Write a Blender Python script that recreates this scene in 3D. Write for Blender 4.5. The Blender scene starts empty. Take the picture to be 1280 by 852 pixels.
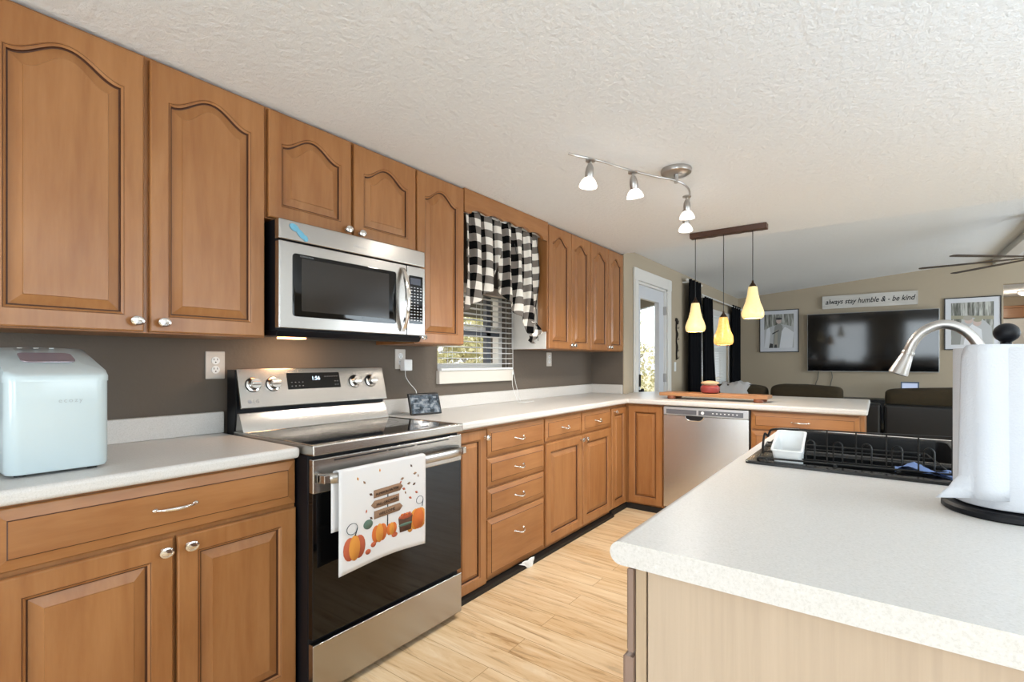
import bpy, bmesh, math, random
from mathutils import Vector, Matrix
C = bpy.context.scene.collection
PI = math.pi
random.seed(7)

# ------------------------------------------------------------------ camera, world, lights, exposure
scn = bpy.context.scene
cam_d = bpy.data.cameras.new('camera')
cam = bpy.data.objects.new('camera', cam_d); C.objects.link(cam)
cam_d.sensor_width = 36.0; cam_d.lens = 616.3 / 1280 * 36.0
cam_d.shift_y = (451.8 - 426) / 1280
cam_d.clip_start = 0.05; cam_d.clip_end = 200
cam.location = (0, 0, 1.22)
cam.rotation_euler = (PI / 2, 0, math.radians(36.64))
scn.camera = cam
scn.view_settings.view_transform = 'Standard'
scn.view_settings.look = 'None'
scn.view_settings.gamma = 1.0
scn.view_settings.use_curve_mapping = False
scn.view_settings.exposure = -0.06

world = bpy.data.worlds.new('daylight'); scn.world = world
world.use_nodes = True
wn = world.node_tree.nodes; wl = world.node_tree.links
bg = wn['Background']
sky = wn.new('ShaderNodeTexSky'); sky.sky_type = 'NISHITA'
sky.sun_disc = False; sky.sun_elevation = math.radians(38); sky.sun_rotation = math.radians(200)
sky.air_density = 1.2; sky.dust_density = 2.5
mixw = wn.new('ShaderNodeMix'); mixw.data_type = 'RGBA'
mixw.inputs['Factor'].default_value = 0.55
mixw.inputs['B'].default_value = (4.6, 4.9, 5.3, 1)
wl.new(sky.outputs[0], mixw.inputs['A']); wl.new(mixw.outputs['Result'], bg.inputs[0])
bg.inputs[1].default_value = 0.55

def area(name, loc, rot, sx, sy, power, color=(1, 1, 1), spread=180):
    d = bpy.data.lights.new(name, 'AREA'); d.shape = 'RECTANGLE'; d.size = sx; d.size_y = sy
    d.energy = power; d.color = color; d.spread = math.radians(spread)
    o = bpy.data.objects.new(name, d); C.objects.link(o); o.location = loc; o.rotation_euler = rot
    return o
DAY = (0.77, 0.90, 1.0)
# daylight coming through the windows behind the photographer, on the far side of the room, and through the blinds
area('window_daylight_south_a', (-0.9, -2.50, 1.10), (PI/2, 0, 0), 1.1, 1.6, 46, DAY)
area('window_daylight_south_b', (1.3, -2.50, 1.10), (PI/2, 0, 0), 1.1, 1.6, 64, DAY)
area('window_daylight_east_kitchen', (4.1, 2.3, 1.35), (PI/2, 0, PI/2), 2.6, 1.5, 66, DAY)
area('window_daylight_east_living', (4.1, 6.9, 1.35), (PI/2, 0, PI/2), 2.6, 1.5, 115, DAY)
area('unseen_ceiling_fill', (2.5, 0.7, .70), (PI, math.radians(14), 0), 1.6, 1.6, 165, (.73, .88, 1.0))  # unseen upward fill lamp, added to brighten the kitchen ceiling
sun_d = bpy.data.lights.new('sun', 'SUN'); sun_d.energy = 3.0; sun_d.angle = math.radians(2); sun_d.color = (1, .95, .87)
sun = bpy.data.objects.new('sun', sun_d); C.objects.link(sun)
sun.rotation_euler = (math.radians(48), 0, math.radians(160)); sun.location = (0, 0, 10)

# ------------------------------------------------------------------ materials
def rgb(h):
    v = [int(h[i:i+2], 16) / 255 for i in (0, 2, 4)]
    return tuple(c / 12.92 if c <= .04045 else ((c + .055) / 1.055) ** 2.4 for c in v) + (1,)
MATS = {}
def mat(name, col, rough=.5, metal=0., spec=.5, coat=0., emit=None, estr=0., trans=0., ior=1.45, alpha=1.):
    if name in MATS: return MATS[name]
    m = bpy.data.materials.new(name); m.use_nodes = True; MATS[name] = m
    b = m.node_tree.nodes['Principled BSDF']
    b.inputs['Base Color'].default_value = rgb(col) if isinstance(col, str) else tuple(col) + (1,)
    b.inputs['Roughness'].default_value = rough; b.inputs['Metallic'].default_value = metal
    b.inputs['Specular IOR Level'].default_value = spec; b.inputs['Coat Weight'].default_value = coat
    b.inputs['Coat Roughness'].default_value = .1
    b.inputs['Transmission Weight'].default_value = trans; b.inputs['IOR'].default_value = ior
    b.inputs['Alpha'].default_value = alpha
    if emit:
        b.inputs['Emission Color'].default_value = rgb(emit); b.inputs['Emission Strength'].default_value = estr
    return m
def nd(m, t, **k):
    n = m.node_tree.nodes.new(t)
    for a, v in k.items(): setattr(n, a, v)
    return n
def texmap(m, scale, rot=(0, 0, 0), coord='Object'):
    tc = nd(m, 'ShaderNodeTexCoord'); mp = nd(m, 'ShaderNodeMapping')
    mp.inputs['Scale'].default_value = scale; mp.inputs['Rotation'].default_value = rot
    m.node_tree.links.new(tc.outputs[coord], mp.inputs[0]); return mp.outputs[0]
def noise(m, vec, scale, detail=4, rough=.55, dist=0):
    n = nd(m, 'ShaderNodeTexNoise'); n.inputs['Scale'].default_value = scale; n.inputs['Detail'].default_value = detail
    n.inputs['Roughness'].default_value = rough; n.inputs['Distortion'].default_value = dist
    m.node_tree.links.new(vec, n.inputs['Vector']); return n.outputs['Fac']
def ramp(m, fac, stops):
    r = nd(m, 'ShaderNodeValToRGB'); e = r.color_ramp.elements
    while len(e) < len(stops): e.new(.5)
    for i, (p, c) in enumerate(stops):
        e[i].position = p; e[i].color = rgb(c) if isinstance(c, str) else tuple(c) + (1,)
    m.node_tree.links.new(fac, r.inputs[0]); return r.outputs[0]
def setcol(m, out): m.node_tree.links.new(out, m.node_tree.nodes['Principled BSDF'].inputs['Base Color'])
def mixc(m, a, b, fac, mode='MIX'):
    x = nd(m, 'ShaderNodeMix', data_type='RGBA', blend_type=mode)
    L = m.node_tree.links
    for s, v in (('A', a), ('B', b)):
        if isinstance(v, (tuple, str)): x.inputs[s].default_value = rgb(v) if isinstance(v, str) else v
        else: L.new(v, x.inputs[s])
    if isinstance(fac, (int, float)): x.inputs['Factor'].default_value = fac
    else: L.new(fac, x.inputs['Factor'])
    return x.outputs['Result']
def bump(m, h, strength, dist=.01):
    b = nd(m, 'ShaderNodeBump'); b.inputs['Strength'].default_value = strength; b.inputs['Distance'].default_value = dist
    m.node_tree.links.new(h, b.inputs['Height'])
    m.node_tree.links.new(b.outputs[0], m.node_tree.nodes['Principled BSDF'].inputs['Normal'])

def wood(name, c1, c2, c3, stretch, rough=.38, coat=.15):
    m = mat(name, c2, rough=rough, coat=coat)
    v = texmap(m, stretch)
    n1 = noise(m, v, 2.2, 6, .6, .6); n2 = noise(m, v, 9, 5, .6)
    big = noise(m, texmap(m, (2.0, 2.0, .9)), 1.6, 2)
    col = mixc(m, ramp(m, n1, [(.28, c1), (.5, c2), (.75, c3)]), ramp(m, n2, [(.3, c1), (.7, c3)]), .28)
    col = mixc(m, col, ramp(m, big, [(.35, c1), (.65, c3)]), .3)
    setcol(m, col)
    return m
WV = wood('maple_vertical', '855228', '9b683b', 'ac7a4c', (7, 7, .8))
WHY = wood('maple_along_y', '855228', '9b683b', 'ac7a4c', (7, .8, 7))
WHX = wood('maple_along_x', '855228', '9b683b', 'ac7a4c', (.8, 7, 7))
GLZ = mat('dark_glaze', '4a2814', rough=.5)
LAM = wood('pale_maple_laminate', 'a99682', 'b5a28d', 'bfac97', (22, 22, .7), rough=.45, coat=0)
WDK = mat('toe_kick_black', '15100c', rough=.6)
STEEL = mat('stainless', (.44, .42, .395), rough=.25, metal=1)
CHROME = mat('bright_nickel', (.78, .76, .74), rough=.12, metal=1)
NICKEL = mat('satin_nickel', (.46, .44, .42), rough=.34, metal=1)
BLKG = mat('black_glass', '050506', rough=.04, spec=.45, coat=0)
BLKP = mat('black_plastic', '111214', rough=.35)
BLKM = mat('black_enamel', '0c0d12', rough=.45, spec=.3)
WHT = mat('white_plastic', 'e6e8e8', rough=.35)
ICE = mat('pale_blue_white_plastic', 'c2d0d4', rough=.22, coat=.3)
TRIMW = mat('white_trim_paint', 'dcdad6', rough=.4)
PAPER = mat('paper_towel_white', 'c9cbd0', rough=.95, spec=.1)
bump(PAPER, noise(PAPER, texmap(PAPER, (1, 1, 1)), 260, 3), .35, .003)
LIN = mat('white_linen', 'dddcdc', rough=.9, spec=.1)

CT = mat('speckled_laminate', 'cfccc8', rough=.33)
_v = texmap(CT, (1, 1, 1))
setcol(CT, mixc(CT, ramp(CT, noise(CT, _v, 260, 3, .7), [(.36, 'c0bdb8'), (.47, 'cecbc7'), (.62, 'd3d0cd'), (.74, 'e6e4e2')]), 'cfccc8', .35))
CEIL = mat('textured_ceiling_paint', 'eceff2', rough=.95, spec=.1)
bump(CEIL, noise(CEIL, texmap(CEIL, (1, 1, 1)), 42, 6, .65), .65, .013)
def wallmat(name, col, s=.25):
    m = mat(name, col, rough=.75, spec=.25); bump(m, noise(m, texmap(m, (1, 1, 1)), 45, 5, .6), s, .01); return m
WK = wallmat('taupe_wall_paint', '665d54')
WLV = wallmat('beige_wall_paint', 'b0a38f', .12)
FLOOR = mat('light_hickory_planks', 'd8b98c', rough=.36)
def build_floor():
    m = FLOOR
    v0 = texmap(m, (1, 1, 1)); br = nd(m, 'ShaderNodeTexBrick')
    br.inputs['Scale'].default_value = 1; br.inputs['Brick Width'].default_value = 1.25; br.inputs['Row Height'].default_value = .127
    br.inputs['Mortar Size'].default_value = .0012; br.offset = .37; br.inputs['Mortar Smooth'].default_value = .1
    br.inputs['Color1'].default_value = (0, 0, 0, 1); br.inputs['Color2'].default_value = (1, 1, 1, 1); br.inputs['Mortar'].default_value = (.5, .5, .5, 1)
    L = m.node_tree.links; L.new(v0, br.inputs['Vector'])
    # shift the grain from plank to plank
    mp = nd(m, 'ShaderNodeMapping'); mp.inputs['Scale'].default_value = (1.5, 15, 15)
    add = nd(m, 'ShaderNodeVectorMath', operation='ADD'); sc = nd(m, 'ShaderNodeVectorMath', operation='SCALE'); sc.inputs['Scale'].default_value = 7
    L.new(br.outputs['Color'], sc.inputs[0]); L.new(v0, add.inputs[0]); L.new(sc.outputs[0], add.inputs[1]); L.new(add.outputs[0], mp.inputs[0])
    n1 = noise(m, mp.outputs[0], .8, 8, .66, 1.6); n2 = noise(m, mp.outputs[0], 1.9, 6, .66, 1.2)
    base = ramp(m, n1, [(.33, '7c5730'), (.385, 'b38a5a'), (.43, 'cba87c'), (.56, 'dcc3a0'), (.68, 'eadbc2')])
    streak = ramp(m, n2, [(.34, '5f3f22'), (.40, 'a88052'), (.44, 'd4b78e'), (.7, 'e6d2b2')])
    col = mixc(m, base, streak, .4)
    col = mixc(m, col, ramp(m, br.outputs['Color'], [(0, 'c49f70'), (1, 'ecd8b6')]), .25)
    col = mixc(m, col, '9a7a52', br.outputs['Fac'])
    setcol(m, col); bump(m, n2, .05, .003)
build_floor()
GLASS = mat('window_glass', 'ffffff', rough=0, trans=1, ior=1.01, alpha=.12)
CURT = mat('black_curtain', '0b0c10', rough=.85, spec=.15)
LEATH = mat('black_leather', '0a0a0c', rough=.38)
OLIVE = mat('olive_brown_suede', '3d362a', rough=.9, spec=.15)
bump(OLIVE, noise(OLIVE, texmap(OLIVE, (1, 1, 1)), 30, 4), .3, .02)
BRONZE = mat('dark_bronze', '3a2a20', rough=.45, metal=.6)

# gingham cloth, squares from the cloth's own UV
GING = mat('black_white_buffalo_check', 'ffffff', rough=.9, spec=.1)
def build_ging():
    m = GING; L = m.node_tree.links
    tc = nd(m, 'ShaderNodeTexCoord'); sp = nd(m, 'ShaderNodeSeparateXYZ'); L.new(tc.outputs['UV'], sp.inputs[0])
    outs = []
    for ax in 'XY':
        md = nd(m, 'ShaderNodeMath', operation='MODULO'); md.inputs[1].default_value = 2
        gt = nd(m, 'ShaderNodeMath', operation='GREATER_THAN'); gt.inputs[1].default_value = 1
        ab = nd(m, 'ShaderNodeMath', operation='ADD'); ab.inputs[1].default_value = 100
        L.new(sp.outputs[ax], ab.inputs[0]); L.new(ab.outputs[0], md.inputs[0]); L.new(md.outputs[0], gt.inputs[0]); outs.append(gt.outputs[0])
    a = nd(m, 'ShaderNodeMath', operation='ADD'); L.new(outs[0], a.inputs[0]); L.new(outs[1], a.inputs[1])
    h = nd(m, 'ShaderNodeMath', operation='MULTIPLY'); h.inputs[1].default_value = .5; L.new(a.outputs[0], h.inputs[0])
    r = nd(m, 'ShaderNodeValToRGB'); e = r.color_ramp.elements; r.color_ramp.interpolation = 'CONSTANT'
    e.new(.5); e[0].position = 0; e[0].color = rgb('ece6dc'); e[1].position = .25; e[1].color = rgb('77706a'); e[2].position = .75; e[2].color = rgb('0c0b0b')
    L.new(h.outputs[0], r.inputs[0]); setcol(m, r.outputs[0])
build_ging()

# ------------------------------------------------------------------ mesh helpers
class MB:
    def __init__(s): s.v = []; s.f = []; s.m = []; s.uv = None
    def add(s, vs, fs, mi=0):
        b = len(s.v); s.v += [tuple(p) for p in vs]; s.f += [tuple(b + i for i in f) for f in fs]; s.m += [mi] * len(fs); return s
    def box(s, x0, y0, z0, x1, y1, z1, mi=0, M=None):
        x0, x1 = sorted((x0, x1)); y0, y1 = sorted((y0, y1)); z0, z1 = sorted((z0, z1))
        vs = [Vector(p) for p in ((x0,y0,z0),(x1,y0,z0),(x1,y1,z0),(x0,y1,z0),(x0,y0,z1),(x1,y0,z1),(x1,y1,z1),(x0,y1,z1))]
        if M: vs = [M @ p for p in vs]
        return s.add(vs, [(0,3,2,1),(4,5,6,7),(0,1,5,4),(1,2,6,5),(2,3,7,6),(3,0,4,7)], mi)
    def loops(s, loops, mi=0, cap0=True, cap1=True, mis=None, close=False):
        b = len(s.v); n = len(loops[0])
        for l in loops: s.v += [tuple(p) for p in l]
        k = len(loops)
        for j in range(k if close else k - 1):
            a = b + j * n; c = b + ((j + 1) % k) * n; mm = mis[j] if mis else mi
            for i in range(n):
                i2 = (i + 1) % n; s.f.append((a + i, a + i2, c + i2, c + i)); s.m.append(mm)
        if cap0 and not close: s.f.append(tuple(b + i for i in reversed(range(n)))); s.m.append(mis[0] if mis else mi)
        if cap1 and not close: s.f.append(tuple(b + (k-1)*n + i for i in range(n))); s.m.append(mis[-1] if mis else mi)
        return s
    def tube(s, pts, r, seg=10, mi=0, closed=False, sx=1.0):
        pts = [Vector(p) for p in pts]; n = len(pts); R = r if isinstance(r, (list, tuple)) else [r] * n
        loops = []; up = None
        for i, p in enumerate(pts):
            if closed: t = (pts[(i+1) % n] - pts[i-1])
            else: t = pts[min(i+1, n-1)] - pts[max(i-1, 0)]
            t.normalize()
            if up is None:
                up = Vector((0,0,1)) if abs(t.z) < .9 else Vector((1,0,0))
            a = t.cross(up); 
            if a.length < 1e-5: up = Vector((0,1,0)); a = t.cross(up)
            a.normalize(); b = t.cross(a).normalized(); up = -b if False else up
            up = b.cross(t) if False else (a.cross(t)).normalized()
            loops.append([p + a * math.cos(2*PI*k/seg) * R[i] * sx + up * math.sin(2*PI*k/seg) * R[i] for k in range(seg)])
        return s.loops(loops, mi, close=closed)
    def lathe(s, prof, c=(0,0,0), axis='z', seg=32, mi=0, mis=None, M=None, cap0=True, cap1=True):
        c = Vector(c); loops = []
        for r, h in prof:
            l = []
            for k in range(seg):
                a = 2*PI*k/seg; p = Vector((r*math.cos(a), r*math.sin(a), h))
                if axis == 'x': p = Vector((p.z, p.x, p.y))
                elif axis == '-x': p = Vector((-p.z, p.x, p.y))
                elif axis == '-y': p = Vector((p.x, -p.z, p.y))
                if M: p = M @ p
                l.append(c + p)
            loops.append(l)
        return s.loops(loops, mi, mis=mis, cap0=cap0, cap1=cap1)
    def prism(s, poly, f0, f1, mi=0):
        """poly in 2-D; f0/f1 map (u,v) to 3-D for the two faces"""
        return s.loops([[f0(*p) for p in poly], [f1(*p) for p in poly]], mi)
    def build(s, name, mats, parent=None, bevel=0, seg=2, angle=35, uv=None, smooth=True, recalc=True):
        me = bpy.data.meshes.new(name); me.from_pydata(s.v, [], s.f)
        for mm in (mats if isinstance(mats, (list, tuple)) else [mats]): me.materials.append(mm)
        for p, i in zip(me.polygons, s.m): p.material_index = i
        if uv:
            ul = me.uv_layers.new(name='UVMap')
            for lp in me.loops: ul.data[lp.index].uv = uv[lp.vertex_index]
        if recalc:
            bm = bmesh.new(); bm.from_mesh(me); bmesh.ops.recalc_face_normals(bm, faces=bm.faces); bm.to_mesh(me); bm.free()
        if smooth:
            me.polygons.foreach_set('use_smooth', [True] * len(me.polygons)); me.set_sharp_from_angle(angle=math.radians(angle))
        me.update()
        o = bpy.data.objects.new(name, me); C.objects.link(o)
        if bevel:
            b = o.modifiers.new('bevel', 'BEVEL'); b.width = bevel; b.segments = seg; b.limit_method = 'ANGLE'; b.angle_limit = math.radians(40)
            b.harden_normals = True
        attach(o, parent)
        return o
def wloc(o):
    p = Vector((0,0,0))
    while o: p = p + o.location; o = o.parent
    return p
def attach(o, parent):
    if parent: o.location = -wloc(parent); o.parent = parent
def tag(o, label=None, cat=None, group=None, kind=None):
    for k, v in (('label', label), ('category', cat), ('group', group), ('kind', kind)):
        if v: o[k] = v
    return o
def thing(name, label, cat, loc=(0,0,0), group=None):
    o = bpy.data.objects.new(name, None); C.objects.link(o); o.location = loc; o.empty_display_size = .05
    return tag(o, label, cat, group)
def struct(mb, name, m, parent=None, bevel=0):
    o = mb.build(name, m, parent, bevel=bevel)
    if not parent: o['kind'] = 'structure'
    return o
def text_mb(txt, size, fn, extr=.0, shear=0., align='CENTER', spacing=1.0, off=0):
    """mesh data of a text laid out on (u, v), mapped to 3-D by fn(u, v, w)"""
    cu = bpy.data.curves.new('txt', 'FONT'); cu.body = txt; cu.size = size; cu.align_x = align; cu.align_y = 'CENTER'; cu.shear = shear
    cu.space_character = spacing; cu.offset = off; cu.resolution_u = 3; cu.extrude = extr
    o = bpy.data.objects.new('txt', cu); C.objects.link(o); dg = bpy.context.evaluated_depsgraph_get()
    me = bpy.data.meshes.new_from_object(o.evaluated_get(dg))
    mb = MB(); mb.add([fn(v.co.x, v.co.y, v.co.z) for v in me.vertices], [tuple(p.vertices) for p in me.polygons])
    bpy.data.objects.remove(o); bpy.data.curves.remove(cu); bpy.data.meshes.remove(me)
    return mb
def merge(mb, other, mi): 
    b = len(mb.v); mb.v += other.v; mb.f += [tuple(b + i for i in f) for f in other.f]; mb.m += [mi] * len(other.f)
def spline(pts, n=8):
    pts = [Vector(p) for p in pts]; out = []
    for i in range(len(pts) - 1):
        p0 = pts[max(i-1, 0)]; p1 = pts[i]; p2 = pts[i+1]; p3 = pts[min(i+2, len(pts)-1)]
        for k in range(n):
            t = k / n
            out.append(.5 * ((2*p1) + (-p0+p2)*t + (2*p0-5*p1+4*p2-p3)*t*t + (-p0+3*p1-3*p2+p3)*t**3))
    out.append(pts[-1]); return out

# ------------------------------------------------------------------ the setting
CZ = 2.245          # kitchen ceiling
XW = -2.29          # kitchen left wall
XL = -2.02          # living room left wall
YT = 9.5            # television wall
def lz(x): return 2.345 + .09 * (min(x, 1.34) + 2.02) - .09 * max(0, x - 1.34)
struct(MB().box(-2.6, -2.7, -.1, 4.3, 12.2, 0), 'floor', FLOOR)
struct(MB().box(-2.6, -2.7, CZ, 4.3, 4.40, CZ + .5), 'ceiling', CEIL)
mb = MB()
for xa, xb in ((-2.3, 1.34), (1.34, 4.3)):
    za, zb = lz(xa), lz(xb)
    mb.loops([[(xa,4.40,za),(xb,4.40,zb),(xb,4.40,zb+.2),(xa,4.40,za+.2)], [(xa,9.6,za),(xb,9.6,zb),(xb,9.6,zb+.2),(xa,9.6,za+.2)]])
struct(mb, 'ceiling_living', CEIL)
# beam on the ridge
struct(MB().box(1.27, 4.42, 2.555, 1.41, 9.5, 2.70), 'trim_1', TRIMW, bevel=.008)
def wall_x(name, x0, x1, y0, y1, z1, m, hole=None):
    mb = MB()
    if hole:
        a, b, c, d = hole
        mb.box(x0, y0, 0, x1, a, z1); mb.box(x0, b, 0, x1, y1, z1); mb.box(x0, a, 0, x1, b, c) if c > 0 else 0; mb.box(x0, a, d, x1, b, z1)
    else: mb.box(x0, y0, 0, x1, y1, z1)
    return struct(mb, name, m)
WIN = (2.27, 3.03, 1.165, 1.745)
wall_x('wall_left', XW - .14, XW, -2.7, 4.5, CZ + .1, WK, WIN)
struct(MB().box(XW, 4.40, 0, -1.955, 4.50, 2.6, 0), 'wall_stub', WK)
struct(MB().box(-1.954, 4.398, 0, -1.945, 4.502, 2.6), 'trim_2', WLV)
DR = (4.90, 5.80, 0, 2.07)
mb = MB(); mb.box(XL-.14, 4.5, 0, XL, DR[0], 2.6); mb.box(XL-.14, DR[0], DR[3], XL, DR[1], 2.6); mb.box(XL-.14, DR[1], 0, XL, 6.9, 2.6)
mb.box(XL-.14, 6.9, 0, XL, 8.75, .86); mb.box(XL-.14, 6.9, 1.93, XL, 8.75, 2.6); mb.box(XL-.14, 8.75, 0, XL, YT+.1, 2.6)
struct(mb, 'wall_door_side', WLV)
mb = MB(); mb.box(XL-.1, YT, 0, 1.38, YT+.12, 2.9); mb.box(1.38, YT, 2.29, 2.5, YT+.12, 2.9); mb.box(2.5, YT, 0, 4.3, YT+.12, 2.9)
struct(mb, 'wall_television', WLV)
# south wall with two windows, east wall with two windows
mb = MB(); W2 = [(-1.45, -.35), (.75, 1.85)]; z0, z1 = .30, 1.95
xs = [-2.6] + [v for w in W2 for v in w] + [4.3]
for i in range(0, len(xs), 2): mb.box(xs[i], -2.7, 0, xs[i+1], -2.58, 2.6)
for a, b in W2: mb.box(a, -2.7, 0, b, -2.58, z0); mb.box(a, -2.7, z1, b, -2.58, 2.6)
struct(mb, 'wall_south', WLV)
mb = MB(); E2 = [(1.0, 3.6), (5.6, 8.2)]; ys = [-2.7] + [v for w in E2 for v in w] + [12.2]
for i in range(0, len(ys), 2): mb.box(4.2, ys[i], 0, 4.32, ys[i+1], 2.9)
for a, b in E2: mb.box(4.2, a, 0, 4.32, b, .6); mb.box(4.2, a, 2.1, 4.32, b, 2.9)
struct(mb, 'wall_east', WLV)
def window_frame_x(n, x, y0, y1, z0, z1, nm=1, depth=.05, m=TRIMW, w=.05, cx=None):
    root = bpy.data.objects.new('window_%d' % n, None); C.objects.link(root); root.location = (x, (y0+y1)/2, z0); root['kind'] = 'structure'
    mb = MB()
    mb.box(x-depth/2, y0, z0, x+depth/2, y0+w, z1); mb.box(x-depth/2, y1-w, z0, x+depth/2, y1, z1)
    mb.box(x-depth/2, y0+w, z0, x+depth/2, y1-w, z0+w); mb.box(x-depth/2, y0+w, z1-w, x+depth/2, y1-w, z1)
    for k in range(1, nm+1):
        yy = y0 + (y1-y0)*k/(nm+1); 
        if cx == 'h': zz = z0+(z1-z0)*.5; mb.box(x-depth/2, y0+w, zz-.02, x+depth/2, y1-w, zz+.02)
        else: mb.box(x-depth/2, yy-.02, z0+w, x+depth/2, yy+.02, z1-w)
    mb.build('window_frame', m, root, bevel=.004)
    MB().box(x-.003, y0+w*.8, z0+w*.8, x+.003, y1-w*.8, z1-w*.8).build('pane', GLASS, root)
    return root
for i, (a, b) in enumerate(E2): window_frame_x(6+i, 4.26, a, b, .6, 2.1, 2)
for i, (a, b) in enumerate(W2):
    root = bpy.data.objects.new('window_%d' % (4+i), None); C.objects.link(root); root.location = (a, -2.64, z0); root['kind'] = 'structure'
    mb = MB(); y = -2.64
    mb.box(a, y-.02, z0, a+.05, y+.02, z1); mb.box(b-.05, y-.02, z0, b, y+.02, z1); mb.box(a+.05, y-.02, z0, b-.05, y+.02, z0+.05); mb.box(a+.05, y-.02, z1-.05, b-.05, y+.02, z1); mb.box(a+.05, y-.02, 1.43, b-.05, y+.02, 1.47)
    mb.build('window_frame', TRIMW, root, bevel=.004); MB().box(a+.04, y-.003, z0+.04, b-.04, y+.003, z1-.04).build('pane', GLASS, root)
# kitchen window
kw = window_frame_x(1, XW-.09, WIN[0], WIN[1], WIN[2], WIN[3], 1, .06, TRIMW, .045, 'h')
DKF = mat('grey_window_sash', '50545c', rough=.5)
mb = MB(); mb.box(XW-.085, WIN[0]+.045, 1.41, XW-.05, WIN[1]-.045, 1.45); mb.box(XW-.085, 2.83, 1.21, XW-.05, 2.88, 1.70)
mb.build('window_sash', DKF, kw)
mb = MB(); mb.box(XW-.07, WIN[0]-.01, 1.075, XW+.03, WIN[1]+.02, 1.163); mb.build('window_sill', mat('cream_sill', 'd5cfc6', rough=.5), kw, bevel=.006)
# living window with the pale blinds
lwn = window_frame_x(2, XL-.07, 6.9, 8.75, .86, 1.93, 1, .06, TRIMW, .05, 'h')
# stub of the room beyond the opening
struct(MB().box(-2.1, 12.0, 0, 4.3, 12.12, 2.9), 'wall_hall', WLV)
struct(MB().box(.2, YT+.12, 2.34, 4.3, 12.1, 2.45), 'ceiling_hall', CEIL)
struct(MB().box(.2, YT+.12, 0, .3, 12.0, 2.4), 'wall_hall_side', WLV)
hd = bpy.data.objects.new('door_2', None); C.objects.link(hd); hd.location = (2.0, 11.98, 0); hd['kind'] = 'structure'
mb = MB(); mb.box(1.6, 11.94, 0, 2.7, 11.98, 1.96)
for x0 in (1.68, 2.18):
    for za, zb in ((.15, .9), (1.0, 1.85)): mb.box(x0, 11.93, za, x0+.44, 11.945, zb)
mb.build('door_panel', TRIMW, hd, bevel=.006)
struct(MB().box(1.45, 11.93, 1.97, 2.85, 11.99, 2.17), 'trim_3', WHX, bevel=.006)
struct(MB().box(1.45, 11.90, 2.14, 2.85, 11.99, 2.18), 'trim_4', WHX, bevel=.006)
# exterior door
door = bpy.data.objects.new('door_1', None); C.objects.link(door); door.location = (XL, 5.35, 0); door['kind'] = 'structure'
mb = MB(); y0, y1, z1 = DR[0], DR[1], DR[3]
for a, b in ((y0-.11, y0+.005), (y1-.005, y1+.11)):
    mb.box(XL-.0, a, 0, XL+.018, b, z1+.12); mb.box(XL-.0, a+.02, 0, XL+.026, b-.02, z1+.12)
mb.box(XL, y0-.115, z1-.005, XL+.022, y1+.115, z1+.12); mb.box(XL-.14, y0-.002, 0, XL, y0+.03, z1); mb.box(XL-.14, y1-.03, 0, XL, y1, z1); mb.box(XL-.14, y0, z1-.03, XL, y1, z1)
mb.build('door_frame', TRIMW, door, bevel=.005)
gy0, gy1, gz0, gz1 = 5.03, 5.60, .30, 1.905
dl = mat('white_door_paint', 'cdd0d6', rough=.35)
mb = MB(); xd0, xd1 = XL-.075, XL-.03
mb.box(xd0, y0+.03, .01, xd1, gy0, z1-.03); mb.box(xd0, gy1, .01, xd1, y1-.03, z1-.03); mb.box(xd0, gy0, .01, xd1, gy1, gz0); mb.box(xd0, gy0, gz1, xd1, gy1, z1-.03)
slab = mb.build('door_slab', dl, door)
mb = MB(); f = .035
mb.box(xd1, gy0-f, gz0-f, xd1+.012, gy0+.006, gz1+f); mb.box(xd1, gy1-.006, gz0-f, xd1+.012, gy1+f, gz1+f); mb.box(xd1, gy0, gz0-f, xd1+.012, gy1, gz0+.006); mb.box(xd1, gy0, gz1-.006, xd1+.012, gy1, gz1+f)
mb.build('glass_moulding', dl, slab, bevel=.004)
MB().box(xd0+.02, gy0, gz0, xd0+.026, gy1, gz1).build('pane', GLASS, slab)
mb = MB(); mb.box(xd1, 4.945, .955, xd1+.028, 5.015, 1.085, 0); mb.lathe([(.0, .0), (.012, 0), (.012, .04), (.027, .045), (.027, .07), (.0, .075)], (xd1+.0, 4.975, .91), 'x', 20)
mb.build('keypad_lock', BLKP, slab, bevel=.004)
for zz in (.25, 1.03, 1.82): MB().box(xd1, y1-.045, zz-.05, XL+.004, y1-.022, zz+.05).build('hinge', NICKEL, door, bevel=.002)

# baseboards where they can be seen
struct(MB().box(XL, 5.92, 0, XL+.015, YT, .09), 'baseboard_left', TRIMW)
struct(MB().box(XL, YT-.015, 0, 1.38, YT, .09), 'baseboard_television', TRIMW)

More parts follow.
